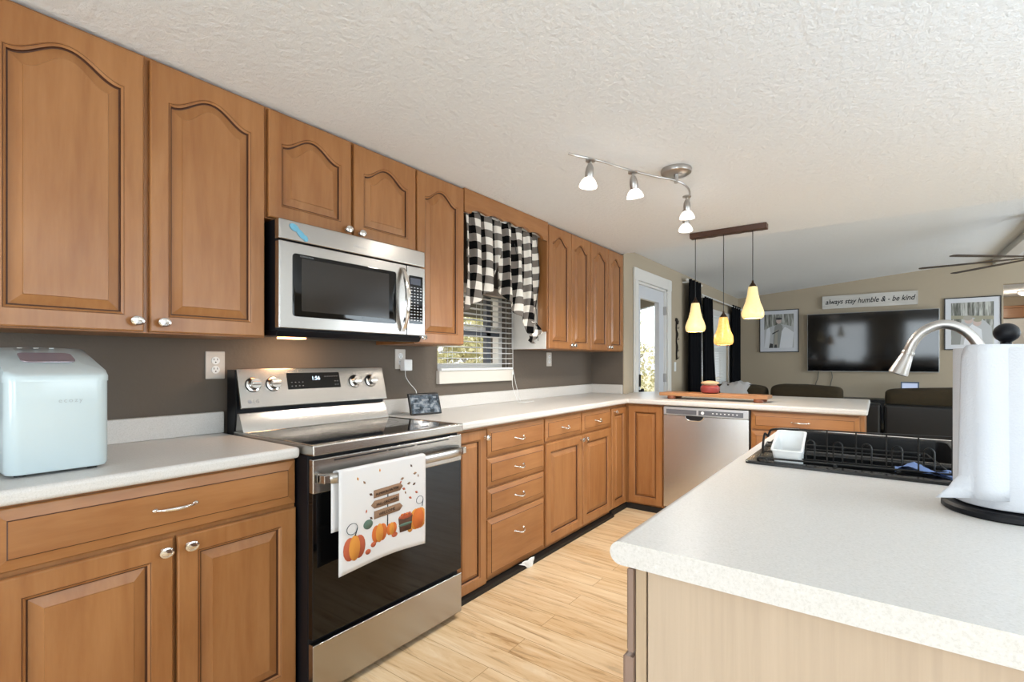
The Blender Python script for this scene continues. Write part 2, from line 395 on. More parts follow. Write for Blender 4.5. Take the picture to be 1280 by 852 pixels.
# ------------------------------------------------------------------ cabinet builders
def mapL(x):      # fronts on the left run: u = Y, v = Z, w out of the front = +X
    return lambda u, v, w: (x + w, u, v)
def mapP(y):      # fronts on the peninsula: u = X, out = -Y
    return lambda u, v, w: (u, y - w, v)
def mapI(x):      # island fronts facing -X: u = Y
    return lambda u, v, w: (x - w, u, v)
def g_arch(t):
    s = abs(2*t - 1); s = min(1, s / .97)
    return .5 * (1 + math.cos(PI * s ** 1.05))
def loop2(l, r, b, t, d, A, K=24):
    l += d; r -= d; b += d; p = []
    for k in range(4): p.append((l + (r-l)*k/4, b))
    for k in range(4): p.append((r, b + (t - d - b)*k/4))
    for k in range(K): q = k/K; p.append((r + (l-r)*q, t - d + A*g_arch(q)))
    for k in range(4): p.append((l, t - d + (b - (t-d))*k/4))
    return p
def panel_door(u0, u1, v0, v1, F, parent, arch=0., sw=.055, name='door', m=None, T=.02):
    m = m or WV
    mb = MB(); L = []; mis = []
    def put(pts, w, mi): L.append([F(a, b, w) for a, b in pts]); mis.append(mi)
    put(loop2(u0, u1, v0, v1, 0, 0), -T, 0); put(loop2(u0, u1, v0, v1, 0, 0), -.006, 0)
    put(loop2(u0, u1, v0, v1, .002, 0), -.002, 0); put(loop2(u0, u1, v0, v1, .005, 0), 0, 0)
    t = v1 - sw - arch - (.01 if arch else 0)
    o = (u0+sw, u1-sw, v0+sw, t)
    for d, w, mi in ((0, 0, 0), (.0015, -.002, 1), (.003, -.002, 0), (.007, -.0055, 0), (.0090, -.0065, 1), (.0110, -.0125, 1), (.0140, -.013, 0), (.042 if u1-u0 > .3 else .032, -.0035, 0), (.0432 if u1-u0 > .3 else .0332, -.001, 0)):
        put(loop2(*o, d, arch), w, mi)
    mb.loops(L, mis=mis)
    return mb.build(name, [m, GLZ], parent, angle=22)
def slab_front(u0, u1, v0, v1, F, parent, m, name='drawer', T=.02, be=.026):
    mb = MB(); L = []; mis = []
    be = min(be, (v1-v0)*.22)
    for d, w, mi in ((0, -T, 0), (0, -.011, 0), (.003, -.008, 0), (be, -.002, 1), (be+.0025, 0, 0)):
        L.append([F(a, b, w) for a, b in loop2(u0, u1, v0, v1, d, 0, 4)]); mis.append(mi)
    mb.loops(L, mis=mis); return mb.build(name, [m, GLZ], parent, angle=12)
def knob(u, v, F, parent):
    prof = [(0, 0), (.009, 0), (.009, .002), (.0055, .004), (.005, .014), (.009, .017), (.016, .019), (.0175, .0225), (.0165, .026), (.012, .0275), (.0115, .0262), (.005, .0272), (0, .028)]
    mb = MB(); L = []
    for r, h in prof: L.append([F(u + r*1.12*math.cos(2*PI*k/20), v + r*.9*math.sin(2*PI*k/20), h) for k in range(20)])
    mb.loops(L); o = mb.build('knob', CHROME, parent, angle=50); return o
def pull(u, v, F, parent, w=.09, drop=0.):
    """arched bar pull"""
    mb = MB(); pts = []; R = []
    for k in range(17):
        t = k/16; pts.append(F(u - w/2 + w*t, v - drop*math.sin(PI*t), .003 + .024*math.sin(PI*t)**.6)); R.append(.0032 + .0028*math.sin(PI*t))
    mb.tube(pts, R, 8)
    for s in (-1, 1):
        c = u + s*w/2; mb.loops([[F(c + r*1.3*math.cos(2*PI*k/12), v + r*math.sin(2*PI*k/12), h) for k in range(12)] for r, h in ((.007, 0), (.007, .002), (.004, .006), (.0005, .0065))])
    return mb.build('handle', CHROME, parent, angle=60)

# upper cabinets
XU = -1.95; UB = 1.315; UT = 2.242
def upper(name, label, y0, y1, z0, doors, knobs, side=None):
    root = thing(name, label, 'cabinet', (XU, (y0+y1)/2, z0), 'maple wall cabinets')
    mb = MB(); mb.box(XW+.003, y0, z0+.0, XU-.021, y1, UT)
    mb.build('body', WV, root, bevel=.002)
    ds = []
    for a, b in doors: ds.append(panel_door(a, b, z0+.004, UT-.012, mapL(XU), root, arch=.060 if (b-a) > .34 else .055, sw=.052 if (b-a) > .34 else .048))
    for i, (u, v) in knobs: knob(u, v, mapL(XU), ds[i])
    return root
upper('wall_cabinet', 'tall double door maple wall cabinet above the white ice maker', .19, .990, UB, [(.20, .583), (.600, .983)], [(0, (.558, 1.353)), (1, (.634, 1.352))])
upper('wall_cabinet', 'short double door maple wall cabinet directly above the microwave', .991, 1.782, 1.795, [(.998, 1.382), (1.398, 1.777)], [(0, (1.357, 1.822)), (1, (1.429, 1.818))])
upper('wall_cabinet', 'single door maple wall cabinet between microwave and gingham curtain', 1.783, 2.156, UB, [(1.788, 2.151)], [(0, (1.815, 1.350))])
u4 = upper('wall_cabinet', 'double door maple wall cabinet with daylight-whitened side panel beside the curtain', 3.075, 3.737, UB, [(3.082, 3.410), (3.416, 3.733)], [(0, (3.388, 1.350)), (1, (3.440, 1.350))])
MB().box(XW+.004, 3.069, UB, XU-.022, 3.075, UT).build('side_panel', mat('daylight_whitened_laminate', 'dedbd6', rough=.45), u4)['label'] = 'side panel coloured white for window daylight'  # light wood laminate side, its colour whitened to carry strong window daylight
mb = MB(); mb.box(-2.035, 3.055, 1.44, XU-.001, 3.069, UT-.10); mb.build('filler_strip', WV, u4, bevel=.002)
upper('wall_cabinet', 'double door maple wall cabinet in the corner nearest the exterior door', 3.738, 4.398, UB, [(3.744, 4.078), (4.084, 4.394)], [(0, (4.055, 1.350)), (1, (4.108, 1.350))])
# scalloped valance board over the sink window
poly = []
N = 64; ya, yb = 2.158, 3.068
for k in range(N+1):
    t = k/N; y = ya + (yb-ya)*t
    e = min(t, 1-t)
    if e < .07: z = 2.105
    else:
        q = (t-.07)/.86; z = 2.118 + .016*abs(math.sin(q*PI*5)) + .012*math.sin(q*PI)
    poly.append((y, z))
poly += [(yb, UT), (ya, UT)]
mb = MB(); mb.prism(poly, lambda u, v: (XU-.021, u, v), lambda u, v: (XU-.002, u, v))
tag(mb.build('valance_board', WHY, None), 'scalloped maple valance board above the gingham curtain', 'valance')

# base cabinets
XB = -1.69; BT = .872
def base(name, label, y0, y1, group='maple base cabinets along the wall'):
    root = thing(name, label, 'cabinet', (XB, (y0+y1)/2, 0), group)
    mb = MB(); mb.box(XW+.003, y0, .026, XB-.021, y1, BT); mb.build('body', WV, root, bevel=.002)
    mb = MB(); mb.box(XW+.003, y0, 0, XB-.024, y1, .044); mb.box(XB-.03, y0, 0, XB+.022, y1, .022); mb.build('toe_kick', WDK, root)
    return root
b1 = base('base_cabinet', 'wide maple base cabinet with one drawer under the ice maker', .19, .970)
d = slab_front(.197, .966, .708, .864, mapL(XB), b1, WHY, be=.03); pull(.585, .786, mapL(XB), d, .105)
d = panel_door(.197, .579, .055, .694, mapL(XB), b1); knob(.554, .662, mapL(XB), d)
d = panel_door(.589, .966, .055, .694, mapL(XB), b1); knob(.620, .662, mapL(XB), d)
b0 = base('base_cabinet', 'maple base cabinet end nearest the camera, left of the ice maker', -.62, .187)
d = slab_front(-.61, .180, .708, .864, mapL(XB), b0, WHY); pull(-.2, .786, mapL(XB), d, .105)
d = panel_door(-.61, -.22, .055, .694, mapL(XB), b0); knob(-.25, .662, mapL(XB), d)
d = panel_door(-.21, .180, .055, .694, mapL(XB), b0); knob(-.18, .662, mapL(XB), d)
b2 = base('base_cabinet', 'narrow single door maple base cabinet right beside the range', 1.762, 2.050)
d = panel_door(1.768, 2.045, .027, .858, mapL(XB), b2, sw=.05); knob(2.030, .815, mapL(XB), d)
b3 = base('base_cabinet', 'maple base cabinet with four stacked drawers', 2.051, 2.628)
for i, (za, zb) in enumerate(((.704, .858), (.540, .692), (.374, .526), (.042, .360))):
    d = slab_front(2.060, 2.622, za, zb, mapL(XB), b3, WHY); pull(2.345, (za+zb)/2 + (.0 if i < 3 else .04), mapL(XB), d, .085, .012)
b4 = base('base_cabinet', 'maple base cabinet with two drawers above two doors', 2.629, 3.590)
for a, b in ((2.637, 3.110), (3.122, 3.584)):
    d = slab_front(a, b, .712, .855, mapL(XB), b4, WHY); pull((a+b)/2, .785, mapL(XB), d, .085, .012)
d = panel_door(2.637, 3.113, .050, .698, mapL(XB), b4); knob(3.085, .668, mapL(XB), d)
d = panel_door(3.123, 3.584, .050, .698, mapL(XB), b4); knob(3.152, .668, mapL(XB), d)
b5 = thing('base_cabinet', 'maple corner base cabinet with two narrow doors meeting at the peninsula', 'cabinet', (XB, 3.87, 0), 'maple base cabinets along the wall')
mb = MB(); mb.loops([[(x, y, z) for x, y in ((XW+.003, 3.592), (XB-.021, 3.592), (XB-.021, 3.892), (-1.378, 3.892), (-1.378, 4.395), (XW+.003, 4.395))] for z in (.045, BT)]); mb.build('body', WV, b5, bevel=.002)
mb = MB(); mb.loops([[(x, y, z) for x, y in ((XW+.003, 3.592), (XB-.0, 3.592), (XB-.0, 3.88), (-1.378, 3.88), (-1.378, 4.395), (XW+.003, 4.395))] for z in (0, .044)]); mb.build('toe_kick', WDK, b5)
d = panel_door(3.600, 3.868, .050, .848, mapL(XB), b5, sw=.05); knob(3.640, .82, mapL(XB), d)
d = panel_door(-1.672, -1.386, .060, .860, mapP(3.87), b5, sw=.05)
b6 = thing('base_cabinet', 'maple drawer cabinet at the free end of the peninsula', 'cabinet', (-.4, 3.87, 0), 'maple base cabinets along the wall')
MB().box(-.742, 3.892, .045, -.072, 4.46, BT).build('body', WV, b6, bevel=.002)
MB().box(-.742, 3.93, 0, -.072, 4.46, .044).build('toe_kick', WDK, b6)
for za, zb in ((.738, .862), (.40, .725), (.06, .388)):
    d = slab_front(-.735, -.098, za, zb, mapP(3.87), b6, WHX, be=.03); pull(-.43, (za+zb)/2, mapP(3.87), d, .10, .0)
# peninsula back panel under the overhang
tag(MB().box(-1.94, 4.465, 0, -.072, 4.485, BT).build('panel', WV, None, bevel=.002), 'maple back panel behind the peninsula cabinets', 'panel')

# countertops
def counter(name, label, poly, splash):
    mb = MB(); mb.loops([[(x, y, .8745) for x, y in poly], [(x, y, .914) for x, y in poly]])
    root = thing(name, label, 'countertop', (poly[0][0], poly[0][1], .8745))
    mb.build('worktop', CT, root, bevel=.013, seg=4)
    mb = MB()
    for s in splash: mb.box(*s)
    if splash: mb.build('backsplash', CT, root, bevel=.005)
    return root
counter('countertop', 'speckled off-white laminate countertop under the ice maker', [(XW+.002, -.62), (-1.665, -.62), (-1.665, .968), (XW+.002, .968)], [(XW+.002, -.62, .9135, XW+.022, .968, 1.005)])
counter('countertop', 'L-shaped speckled laminate countertop running onto the peninsula',
        [(XW+.002, 1.756), (-1.665, 1.756), (-1.665, 3.845), (-.055, 3.845), (-.055, 4.95), (-1.86, 4.95), (-1.97, 4.75), (-1.97, 4.505), (-1.942, 4.505), (-1.942, 4.398), (XW+.002, 4.398)],
        [(XW+.002, 1.756, .9135, XW+.022, 4.376, 1.000), (XW+.002, 4.378, .9135, -1.955, 4.398, 1.000)])

# ------------------------------------------------------------------ island
isl = thing('island', 'pale maple laminate island cabinet in the foreground', 'island', (.4, 1.6, 0))
IY0, IY1 = .80, 2.50
MB().box(-.311, IY0, .06, 1.25, IY0+.018, .874).build('end_panel', LAM, isl, bevel=.001)
mb = MB(); mb.box(-.333, IY0+.0, .06, -.314, IY1, .874); mb.build('face_frame', wood('frame_pale', 'a48d74', 'b09a80', 'baa58b', (22, 22, .7)), isl, bevel=.002)
mb = MB(); mb.box(-.313, IY0+.019, .06, 1.25, IY1, .66); mb.box(-.313, IY0+.019, .66, 1.25, 1.60, .874); mb.box(-.313, 2.47, .66, 1.25, IY1, .874); mb.box(.34, 1.6, .66, 1.25, 2.47, .874); mb.build('body', LAM, isl)
MB().box(-.28, IY0+.03, 0, 1.22, IY1-.03, .06).build('toe_kick', WDK, isl)
GF = mat('greyish_front_edge', '8a7468', rough=.4)
for a, b in ((.793, 1.24), (1.255, 1.70), (1.715, 2.16), (2.175, 2.495)):
    d = slab_front(a, b, .727, .868, mapI(-.354), isl, GF, be=.02); d['label'] = 'grey-brown drawer front'; pull((a+b)/2, .80, mapI(-.354), d, .09)
    d = panel_door(a, b, .08, .718, mapI(-.354), isl, m=GF); knob(b-.03, .68, mapI(-.354), d)
# island worktop with the sink cut-out
def ring(mb, o, i, z0, z1, mi=0):
    P = lambda r, z: [(r[0], r[1], z), (r[2], r[1], z), (r[2], r[3], z), (r[0], r[3], z)]
    mb.loops([P(o, z0), P(o, z1), P(i, z1), P(i, z0)], mi, close=True)
ix0, iy0, ix1, iy1 = -.372, .783, 1.32, 2.56
sx0, sy0, sx1, sy1 = -.325, 1.615, .315, 2.465      # outer rim of the sink
mb = MB(); ring(mb, (ix0+.0195, iy0, ix1, iy1), (sx0+.03, sy0+.025, sx1-.03, sy1-.025), .8745, .914)
nose = [(ix0+.0197 - .0197*math.sin(PI*k/14), .89425 + .01975*math.cos(PI*k/14)) for k in range(15)]
mb.prism(nose, lambda u, v: (u, iy0, v), lambda u, v: (u, iy1, v))
o = mb.build('worktop', CT, None); o.name = 'island_countertop'
tag(o, 'speckled light grey laminate countertop on the foreground island', 'countertop')
# sink
COMP = mat('black_composite', '1a1a1b', rough=.22)
bump(COMP, noise(COMP, texmap(COMP, (1,1,1)), 500, 2), .05, .001)
snk = thing('sink', 'black double bowl drop-in sink set in the island countertop', 'sink', (0, 2.0, .9))
def rr(x0, y0, x1, y1, r, z, n=5):
    p = []
    for cx, cy, a0 in ((x1-r, y1-r, 0), (x0+r, y1-r, 90), (x0+r, y0+r, 180), (x1-r, y0+r, 270)):
        for k in range(n+1):
            a = math.radians(a0 + 90*k/n); p.append((cx + r*math.cos(a), cy + r*math.sin(a), z))
    return p
mb = MB(); bx0, bx1 = -.265, .20
# rim plate with two openings: outer ring, and a bridge between the bowls
mb.loops([rr(sx0, sy0, sx1, sy1, .012, .9142), rr(sx0, sy0, sx1, sy1, .012, .9215), rr(sx0+.004, sy0+.004, sx1-.004, sy1-.004, .010, .9235), rr(bx0-.004, 1.648, bx1+.004, 2.434, .035, .9235),
          rr(bx0, 1.652, bx1, 2.430, .035, .920), rr(bx0+.008, 1.66, bx1-.008, 2.422, .035, .72), rr(bx0+.03, 1.68, bx1-.03, 2.40, .03, .708), rr(bx0+.03, 1.68, bx1-.03, 2.40, .03, .706), rr(bx0-.008, 1.644, bx1+.008, 2.438, .035, .706), rr(bx0-.008, 1.644, bx1+.008, 2.438, .035, .9142)], cap0=False, cap1=False, close=True)
mb.box(bx0+.02, 1.67, .706, bx1-.02, 2.41, .712)
mb.build('basin', COMP, snk)
mb = MB(); mb.box(bx0+.003, 2.02, .70, bx1-.003, 2.055, .902); mb.build('divider', COMP, snk, bevel=.012, seg=3)
for yy in (1.84, 2.24): MB().lathe([(.0, .712), (.045, .712), (.045, .7135), (.036, .7145), (.03, .7128), (0, .7126)], (-.03, yy, 0), 'z', 24).build('drain', NICKEL, snk)
# faucet
fa = thing('faucet', 'brushed nickel pull-down gooseneck kitchen faucet', 'faucet', (.262, 2.05, .9235))
fx = .262
MB().lathe([(0, 0), (.030, 0), (.030, .006), (.024, .012), (.022, .10), (.0165, .115), (0, .115)], (fx, 2.05, .9236), 'z', 28).build('base', NICKEL, fa)
pts = spline([(fx, 2.05, 1.03), (fx, 2.05, 1.12), (.258, 2.05, 1.21), (.240, 2.05, 1.278), (.205, 2.05, 1.322), (.160, 2.05, 1.337), (.116, 2.05, 1.318), (.090, 2.05, 1.285), (.077, 2.05, 1.250)], 6)
MB().tube(pts, .0145, 20).build('spout', NICKEL, fa)
p1 = Vector(pts[-1]); dirv = (Vector((.046, 2.05, 1.168)) - p1).normalized()
q = dirv.to_track_quat('Z', 'Y').to_matrix().to_4x4()
MB().lathe([(.0, -.004), (.0165, -.004), (.0175, 0), (.0175, .006), (.0162, .007), (.0165, .012), (.0185, .02), (.026, .068), (.0268, .074), (.024, .0765), (0, .076)], p1, 'z', 28, M=q).build('spray_head', NICKEL, fa)
mb = MB(); mb.tube(spline([(fx, 2.07, .985), (fx, 2.10, .99), (fx+.005, 2.15, 1.03)], 6), [.009]*7 + [.007]*6, 10); mb.build('lever', NICKEL, fa)

# ------------------------------------------------------------------ dish rack with utensil cup
RK = mat('black_coated_wire', '141312', rough=.3)
rk = thing('dish_rack', 'black wire dish rack sitting over the front bowl of the sink', 'dish rack', (-.05, 1.8, .925))
ang = math.radians(5.5); ca, sa = math.cos(ang), math.sin(ang)
def rp(a, b, z): return (-.288 + a*ca - b*sa, 1.628 + a*sa + b*ca, z)
RL, RD = .44, .33
mb = MB()
zb, zt = .933, 1.028
mb.tube([rp(0, 0, zb), rp(RL, 0, zb), rp(RL, RD, zb), rp(0, RD, zb)], .0028, 8, closed=True)
mb.tube([rp(.105, 0, zt-.004), rp(RL, .0, zt)], .0020, 8)
for b in (.12, .24): mb.tube([rp(0, b, zb), rp(RL, b, zb)], .0018, 6)
for a in [.105 + i*.067 for i in range(6)]:
    (mb.tube([rp(a, 0, zb), rp(a, 0, zt)], .0021, 6) if a > .12 else None)
mb.build('frame', RK, rk)
mb = MB()
for i in range(5):
    a = .132 + i*.067
    for b in (.035,):
        pts = [rp(a-.011, b, zb)] + [rp(a + .011*math.cos(PI - PI*k/8), b, .978 + .013*math.sin(PI*k/8)) for k in range(9)] + [rp(a+.011, b, zb)]
        mb.tube(pts, .0020, 6)
mb.tube([rp(.10, .035, zb), rp(RL, .035, zb)], .002, 6)
mb.build('plate_holder', RK, rk)
mb = MB()
pts = spline([(-.290, 1.70, .934), (-.289, 1.70, .965), (-.284, 1.70, .997), (-.274, 1.692, .990), (-.265, 1.687, 1.010), (-.240, 1.672, 1.018), (-.205, 1.65, 1.022), rp(.105, 0, zt-.004)], 5)
mb.tube(pts, .0034, 8); mb.tube([rp(.0, .0, zb), rp(-.004, .012, .9255)], .004, 8)
mb.build('handle', RK, rk)
for a, b in ((.02, -.002), (.19, -.004), (.33, -.004), (.02, RD), (.42, RD)): MB().tube([rp(a, b, zb), rp(a+.002, b, .9265)], [.003, .0045], 8).build('foot', RK, rk)
cup = thing('utensil_cup', 'white plastic utensil cup hooked in the end of the dish rack', 'cup', (-.22, 1.70, .9))
def tilt(p): 
    x, y, z = p; return (x - .062*(y-1.66)*.6, y, z + .24*(y - 1.66))
def cl(x0, y0, x1, y1, z): return [tilt(q) for q in rr(x0, y0, x1, y1, .010, z, 4)]
mb = MB()
mb.loops([cl(-.242, 1.665, -.186, 1.765, .850), cl(-.257, 1.640, -.179, 1.802, .960), cl(-.260, 1.637, -.176, 1.805, .961), cl(-.260, 1.637, -.176, 1.805, .964), cl(-.254, 1.643, -.182, 1.799, .964), cl(-.238, 1.669, -.190, 1.761, .854)])
mb.build('cup_body', WHT, cup)
# blue cloth on the sink edge
mb = MB(); BL = mat('blue_cloth', '6d86b8', rough=.9)
g = [[(.035 + .14*i/10, 1.665 + .05*j/4 + .01*math.sin(i*.8), .926 + .006*math.sin(i*1.3 + j) + .012*math.exp(-((i-3)/2)**2)) for i in range(11)] for j in range(5)]
for lay in (0, .005):
    b = len(mb.v); mb.v += [(x, y, z + lay) for r in g for x, y, z in r]
    for j in range(4):
        for i in range(10): mb.f.append((b+j*11+i, b+j*11+i+1, b+(j+1)*11+i+1, b+(j+1)*11+i)); mb.m.append(0)
tag(mb.build('dish_cloth', BL, None, recalc=False), 'blue dish cloth bunched on the sink edge inside the rack', 'cloth')
# paper towels
PX, PY = .208, 1.400
ph = thing('paper_towel_holder', 'black upright paper towel holder with ball finial on the island', 'paper towel holder', (PX, PY, .914))
MB().lathe([(0, 0), (.098, 0), (.101, .003), (.101, .011), (.096, .016), (.03, .0175), (0, .0175)], (PX, PY, .9142), 'z', 48).build('base', BLKM, ph)
MB().lathe([(.008, .0), (.008, .335), (.0115, .337), (.0115, .345), (.009, .347)], (PX, PY, .925), 'z', 20).build('post', BLKM, ph)
MB().lathe([(0.0, -.0195)] + [(.0205*math.sin(math.radians(a)), -.0195*math.cos(math.radians(a))) for a in range(12, 180, 12)] + [(0, .0195)], (PX, PY, 1.2785), 'z', 28).build('finial', BLKM, ph)
rol = thing('paper_towel_roll', 'white paper towel roll with a loose curling sheet', 'paper towels', (PX, PY, .935))
mb = MB(); n = 56; zs = [.934, .936, 1.0, 1.1, 1.2, 1.249, 1.2515]
mb.lathe([(.020, .934), (.080, .934), (.0815, .936), (.0815, 1.245), (.080, 1.2475), (.0205, 1.249), (.0200, 1.247)], (PX, PY, 0), 'z', n, cap0=False, cap1=False)
mb.lathe([(.0202, .934), (.0202, 1.249)], (PX, PY, 0), 'z', n, cap0=False, cap1=False); mb.build('roll', PAPER, rol, recalc=False)
mb = MB(); mb.lathe([(.0202, .935), (.0202, 1.2485), (.0188, 1.2485), (.0188, .935)], (PX, PY, 0), 'z', 32, cap0=False, cap1=False); mb.build('cardboard_core', mat('cardboard', '9a7c5c', rough=.8), rol)
# loose outer sheet: wraps round the front and leaves the roll on the left side, flaring at the foot
mb = MB(); NA, NZ = 30, 14; cols = []
vx = Vector((-PX, -PY, 0)).normalized(); lf = Vector((-.8023, -.5969, 0))
for i in range(NA+1):
    s = i/NA; col = []
    a = math.radians(-120 + 172*s)            # from the right of the camera side round to the left
    rdir = vx*math.cos(a) + lf*math.sin(a)
    for j in range(NZ+1):
        h = j/NZ; z = 1.2535 - .006*max(0, 1) * 0 - h*(.300)
        rr_ = .0832 + .0025*math.sin(2*s*PI)**2*h
        p = Vector((PX, PY, 0)) + rdir*rr_
        e = max(0, (s-.62)/.38)
        col.append(Vector((p.x, p.y, z)))
    cols.append(col)
# flap tangent to the roll
for k in range(1, 9):
    t = k/8; a = math.radians(52); rdir = vx*math.cos(a) + lf*math.sin(a); tan = lf*math.cos(a) - vx*math.sin(a)
    col = []
    for j in range(NZ+1):
        h = j/NZ; ln = .083 + .0 ; fl = .0 if h < .86 else (h-.86)/.14
        w = .040 + .004*h
        back = -.022*t*t*(1 - fl*.5)
        p = Vector((PX, PY, 0)) + rdir*(.083 + back*.3) + tan*(w*t) + lf*t*(.006 + .006*h + .040*fl**1.3) + vx*t*.008*fl
        col.append(Vector((p.x, p.y, 1.2535 - h*.300 - (.004*t*h) - .024*(t**4)*max(0, 1 - h*7))))
    cols.append(col)
for lay in (0,):
    nv = NZ+1; mb.v = [tuple(p) for c in cols for p in c]
    for i in range(len(cols)-1):
        for j in range(NZ): mb.f.append((i*nv+j, i*nv+j+1, (i+1)*nv+j+1, (i+1)*nv+j)); mb.m.append(0)
o = mb.build('loose_sheet', PAPER, rol, recalc=False); so = o.modifiers.new('s', 'SOLIDIFY'); so.thickness = .0006

# ------------------------------------------------------------------ range
RY0, RY1, RX = .974, 1.750, -1.60
rg = thing('range', 'stainless steel electric range with black glass oven door', 'range', (-1.9, 1.36, 0))
mb = MB(); mb.box(-2.24, RY0, .025, RX-.03, RY1, .885); mb.build('body', BLKM, rg, bevel=.003)
# cooktop frame and glass
mb = MB(); ring(mb, (-2.20, RY0-.001, -1.592, RY1+.002), (-2.12, RY0+.012, -1.625, RY1-.012), .886, .924); mb.build('cooktop_frame', STEEL, rg, bevel=.008, seg=3)
mb = MB(); mb.box(-2.121, RY0+.011, .905, -1.624, RY1-.011, .9215); BR = mat('burner_ring_grey', '2c2c2e', rough=.15)
for x, y, r in ((-1.76, 1.17, .105), (-1.99, 1.16, .08), (-1.76, 1.56, .085), (-1.99, 1.56, .10)):
    for rr2 in (r, r*.62):
        mb.lathe([(rr2-.0015, 0), (rr2+.0015, 0), (rr2+.0015, .0003), (rr2-.0015, .0003)], (x, y, .9215), 'z', 48, mi=1, cap0=False, cap1=False)
mb.build('cooktop_glass', [BLKG, BR], rg)
# backguard: riser, dark gap, slanted control panel
mb = MB(); prof = [(-2.24, .90), (-2.125, .90), (-2.125, .926), (-2.165, 1.002), (-2.24, 1.002)]
mb.prism(prof, lambda u, v: (u, RY0+.006, v), lambda u, v: (u, RY1-.008, v)); mb.build('riser', STEEL, rg, bevel=.003)
mb = MB(); mb.prism([(-2.262, .90), (-2.20, .90), (-2.178, 1.03), (-2.19, 1.185), (-2.262, 1.185)], lambda u, v: (u, RY0+.002, v), lambda u, v: (u, RY1-.002, v)); mb.build('backguard_housing', BLKM, rg, bevel=.002)
pa, pb = Vector((-2.140, 0, 1.022)), Vector((-2.185, 0, 1.191))
nrm = Vector((pb.z-pa.z, 0, -(pb.x-pa.x))).normalized()
def mapC(u, v, w):        # u along Y, v 0..1 up the slanted panel, w outwards in metres
    p = pa + (pb-pa)*v + nrm*w; return (p.x, u, p.z)
mb = MB(); mb.loops([[mapC(RY0+.006, 0, w), mapC(RY1-.006, 0, w), mapC(RY1-.006, 1, w), mapC(RY0+.006, 1, w)] for w in (-.014, 0)])
cp = mb.build('control_panel', STEEL, rg, bevel=.004)
mb = MB(); mb.loops([[mapC(1.195, .42, w), mapC(1.468, .42, w), mapC(1.468, .86, w), mapC(1.195, .86, w)] for w in (0, .0015)])
dsp = mb.build('display', BLKG, cp)
EMB = mat('clock_digits', '000000', emit='d8ecff', estr=3.0)
H_ = (pb-pa).length
text_mb('1:56', .026, lambda u, v, w: mapC(1.338+u, .70+v/H_, .0022)).build('clock_digits', EMB, dsp, smooth=False, recalc=False)
GRYT = mat('grey_print', '8a8f94', rough=.5)
mb = MB()
for k in range(6):
    for r_ in (.50, .60, .74):
        u = 1.212 + k*.018 if k < 4 and r_ < .7 else 1.385 + k*.013
        mb.loops([[mapC(u, r_, w), mapC(u+.006, r_, w), mapC(u+.006, r_+.012, w), mapC(u, r_+.012, w)] for w in (.0016, .0019)])
mb.build('key_labels', GRYT, dsp)
for y in (1.040, 1.128, 1.553, 1.652):
    c = Vector(mapC(y, .58, 0)); q = nrm.to_track_quat('Z', 'Y').to_matrix().to_4x4()
    mb = MB(); mb.lathe([(0, 0), (.030, 0), (.030, .005), (.0235, .007), (.023, .028), (.0215, .031), (0, .031)], c, 'z', 32, M=q)
    kb = mb.build('knob', CHROME, cp)
    mb = MB(); mb.lathe([(.0, .0), (.033, 0), (.033, .003), (0, .003)], c, 'z', 32, M=q); mb.build('knob_skirt', BLKP, kb)
    mb = MB(); M4 = Matrix.Translation(c) @ q
    mb.box(-.020, -.0075, .028, .020, .0075, .040, 0, M4); mb.build('knob_grip', CHROME, kb, bevel=.003)
text_mb('LG', .020, lambda u, v, w: mapC(1.045+u, .16+v/H_, .001)).build('maker_mark', GRYT, cp, smooth=False, recalc=False)
mb = MB(); mb.lathe([(0, 0), (.008, 0), (.008, .0006), (0, .0006)], Vector(mapC(1.018, .16, 0)), 'z', 20, M=q); mb.build('round_emblem', GRYT, cp)
# oven door
mb = MB(); mb.box(RX-.03, RY0+.002, .232, RX-.003, RY1-.002, .752); od = mb.build('oven_door', BLKG, rg, bevel=.003)
mb = MB(); mb.box(RX-.028, RY0+.002, .750, RX, RY1-.002, .874); st = mb.build('door_top_band', STEEL, od, bevel=.005)
mb = MB()
for a, b in ((1.06, 1.30), (1.31, 1.45), (1.465, 1.66)): mb.box(RX-.001, a, .858, RX+.0006, b, .863)
mb.build('vent_slots', BLKP, od)
mb = MB(); L = []
for k in range(21):
    t = k/20; y = RY0+.018 + (RY1-RY0-.036)*t; e = min(1, min(t, 1-t)/.07)
    out = .012 + .048*math.sin(e*PI/2) + .006*math.sin(PI*t); hh = .019
    x = RX + out; th = .009
    L.append([(x-th, y, .805-hh), (x, y, .805-hh+.004), (x+.004, y, .805), (x, y, .805+hh-.004), (x-th, y, .805+hh)])
mb.loops(L); hb = mb.build('handle', STEEL, od, angle=50)
for y in (RY0+.03, RY1-.03): MB().box(RX-.001, y-.012, .790, RX+.045, y+.012, .820).build('handle_bracket', STEEL, od, bevel=.003)
mb = MB(); mb.box(RX-.03, RY0+.002, .030, RX, RY1-.002, .214); mb.build('storage_drawer', STEEL, rg, bevel=.004)
mb = MB(); 
for x in (-2.15, -1.68):
    for y in (RY0+.05, RY1-.05): MB().lathe([(0, 0), (.018, 0), (.018, .03), (0, .03)], (x, y, 0), 'z', 12).build('leveling_foot', BLKP, rg)
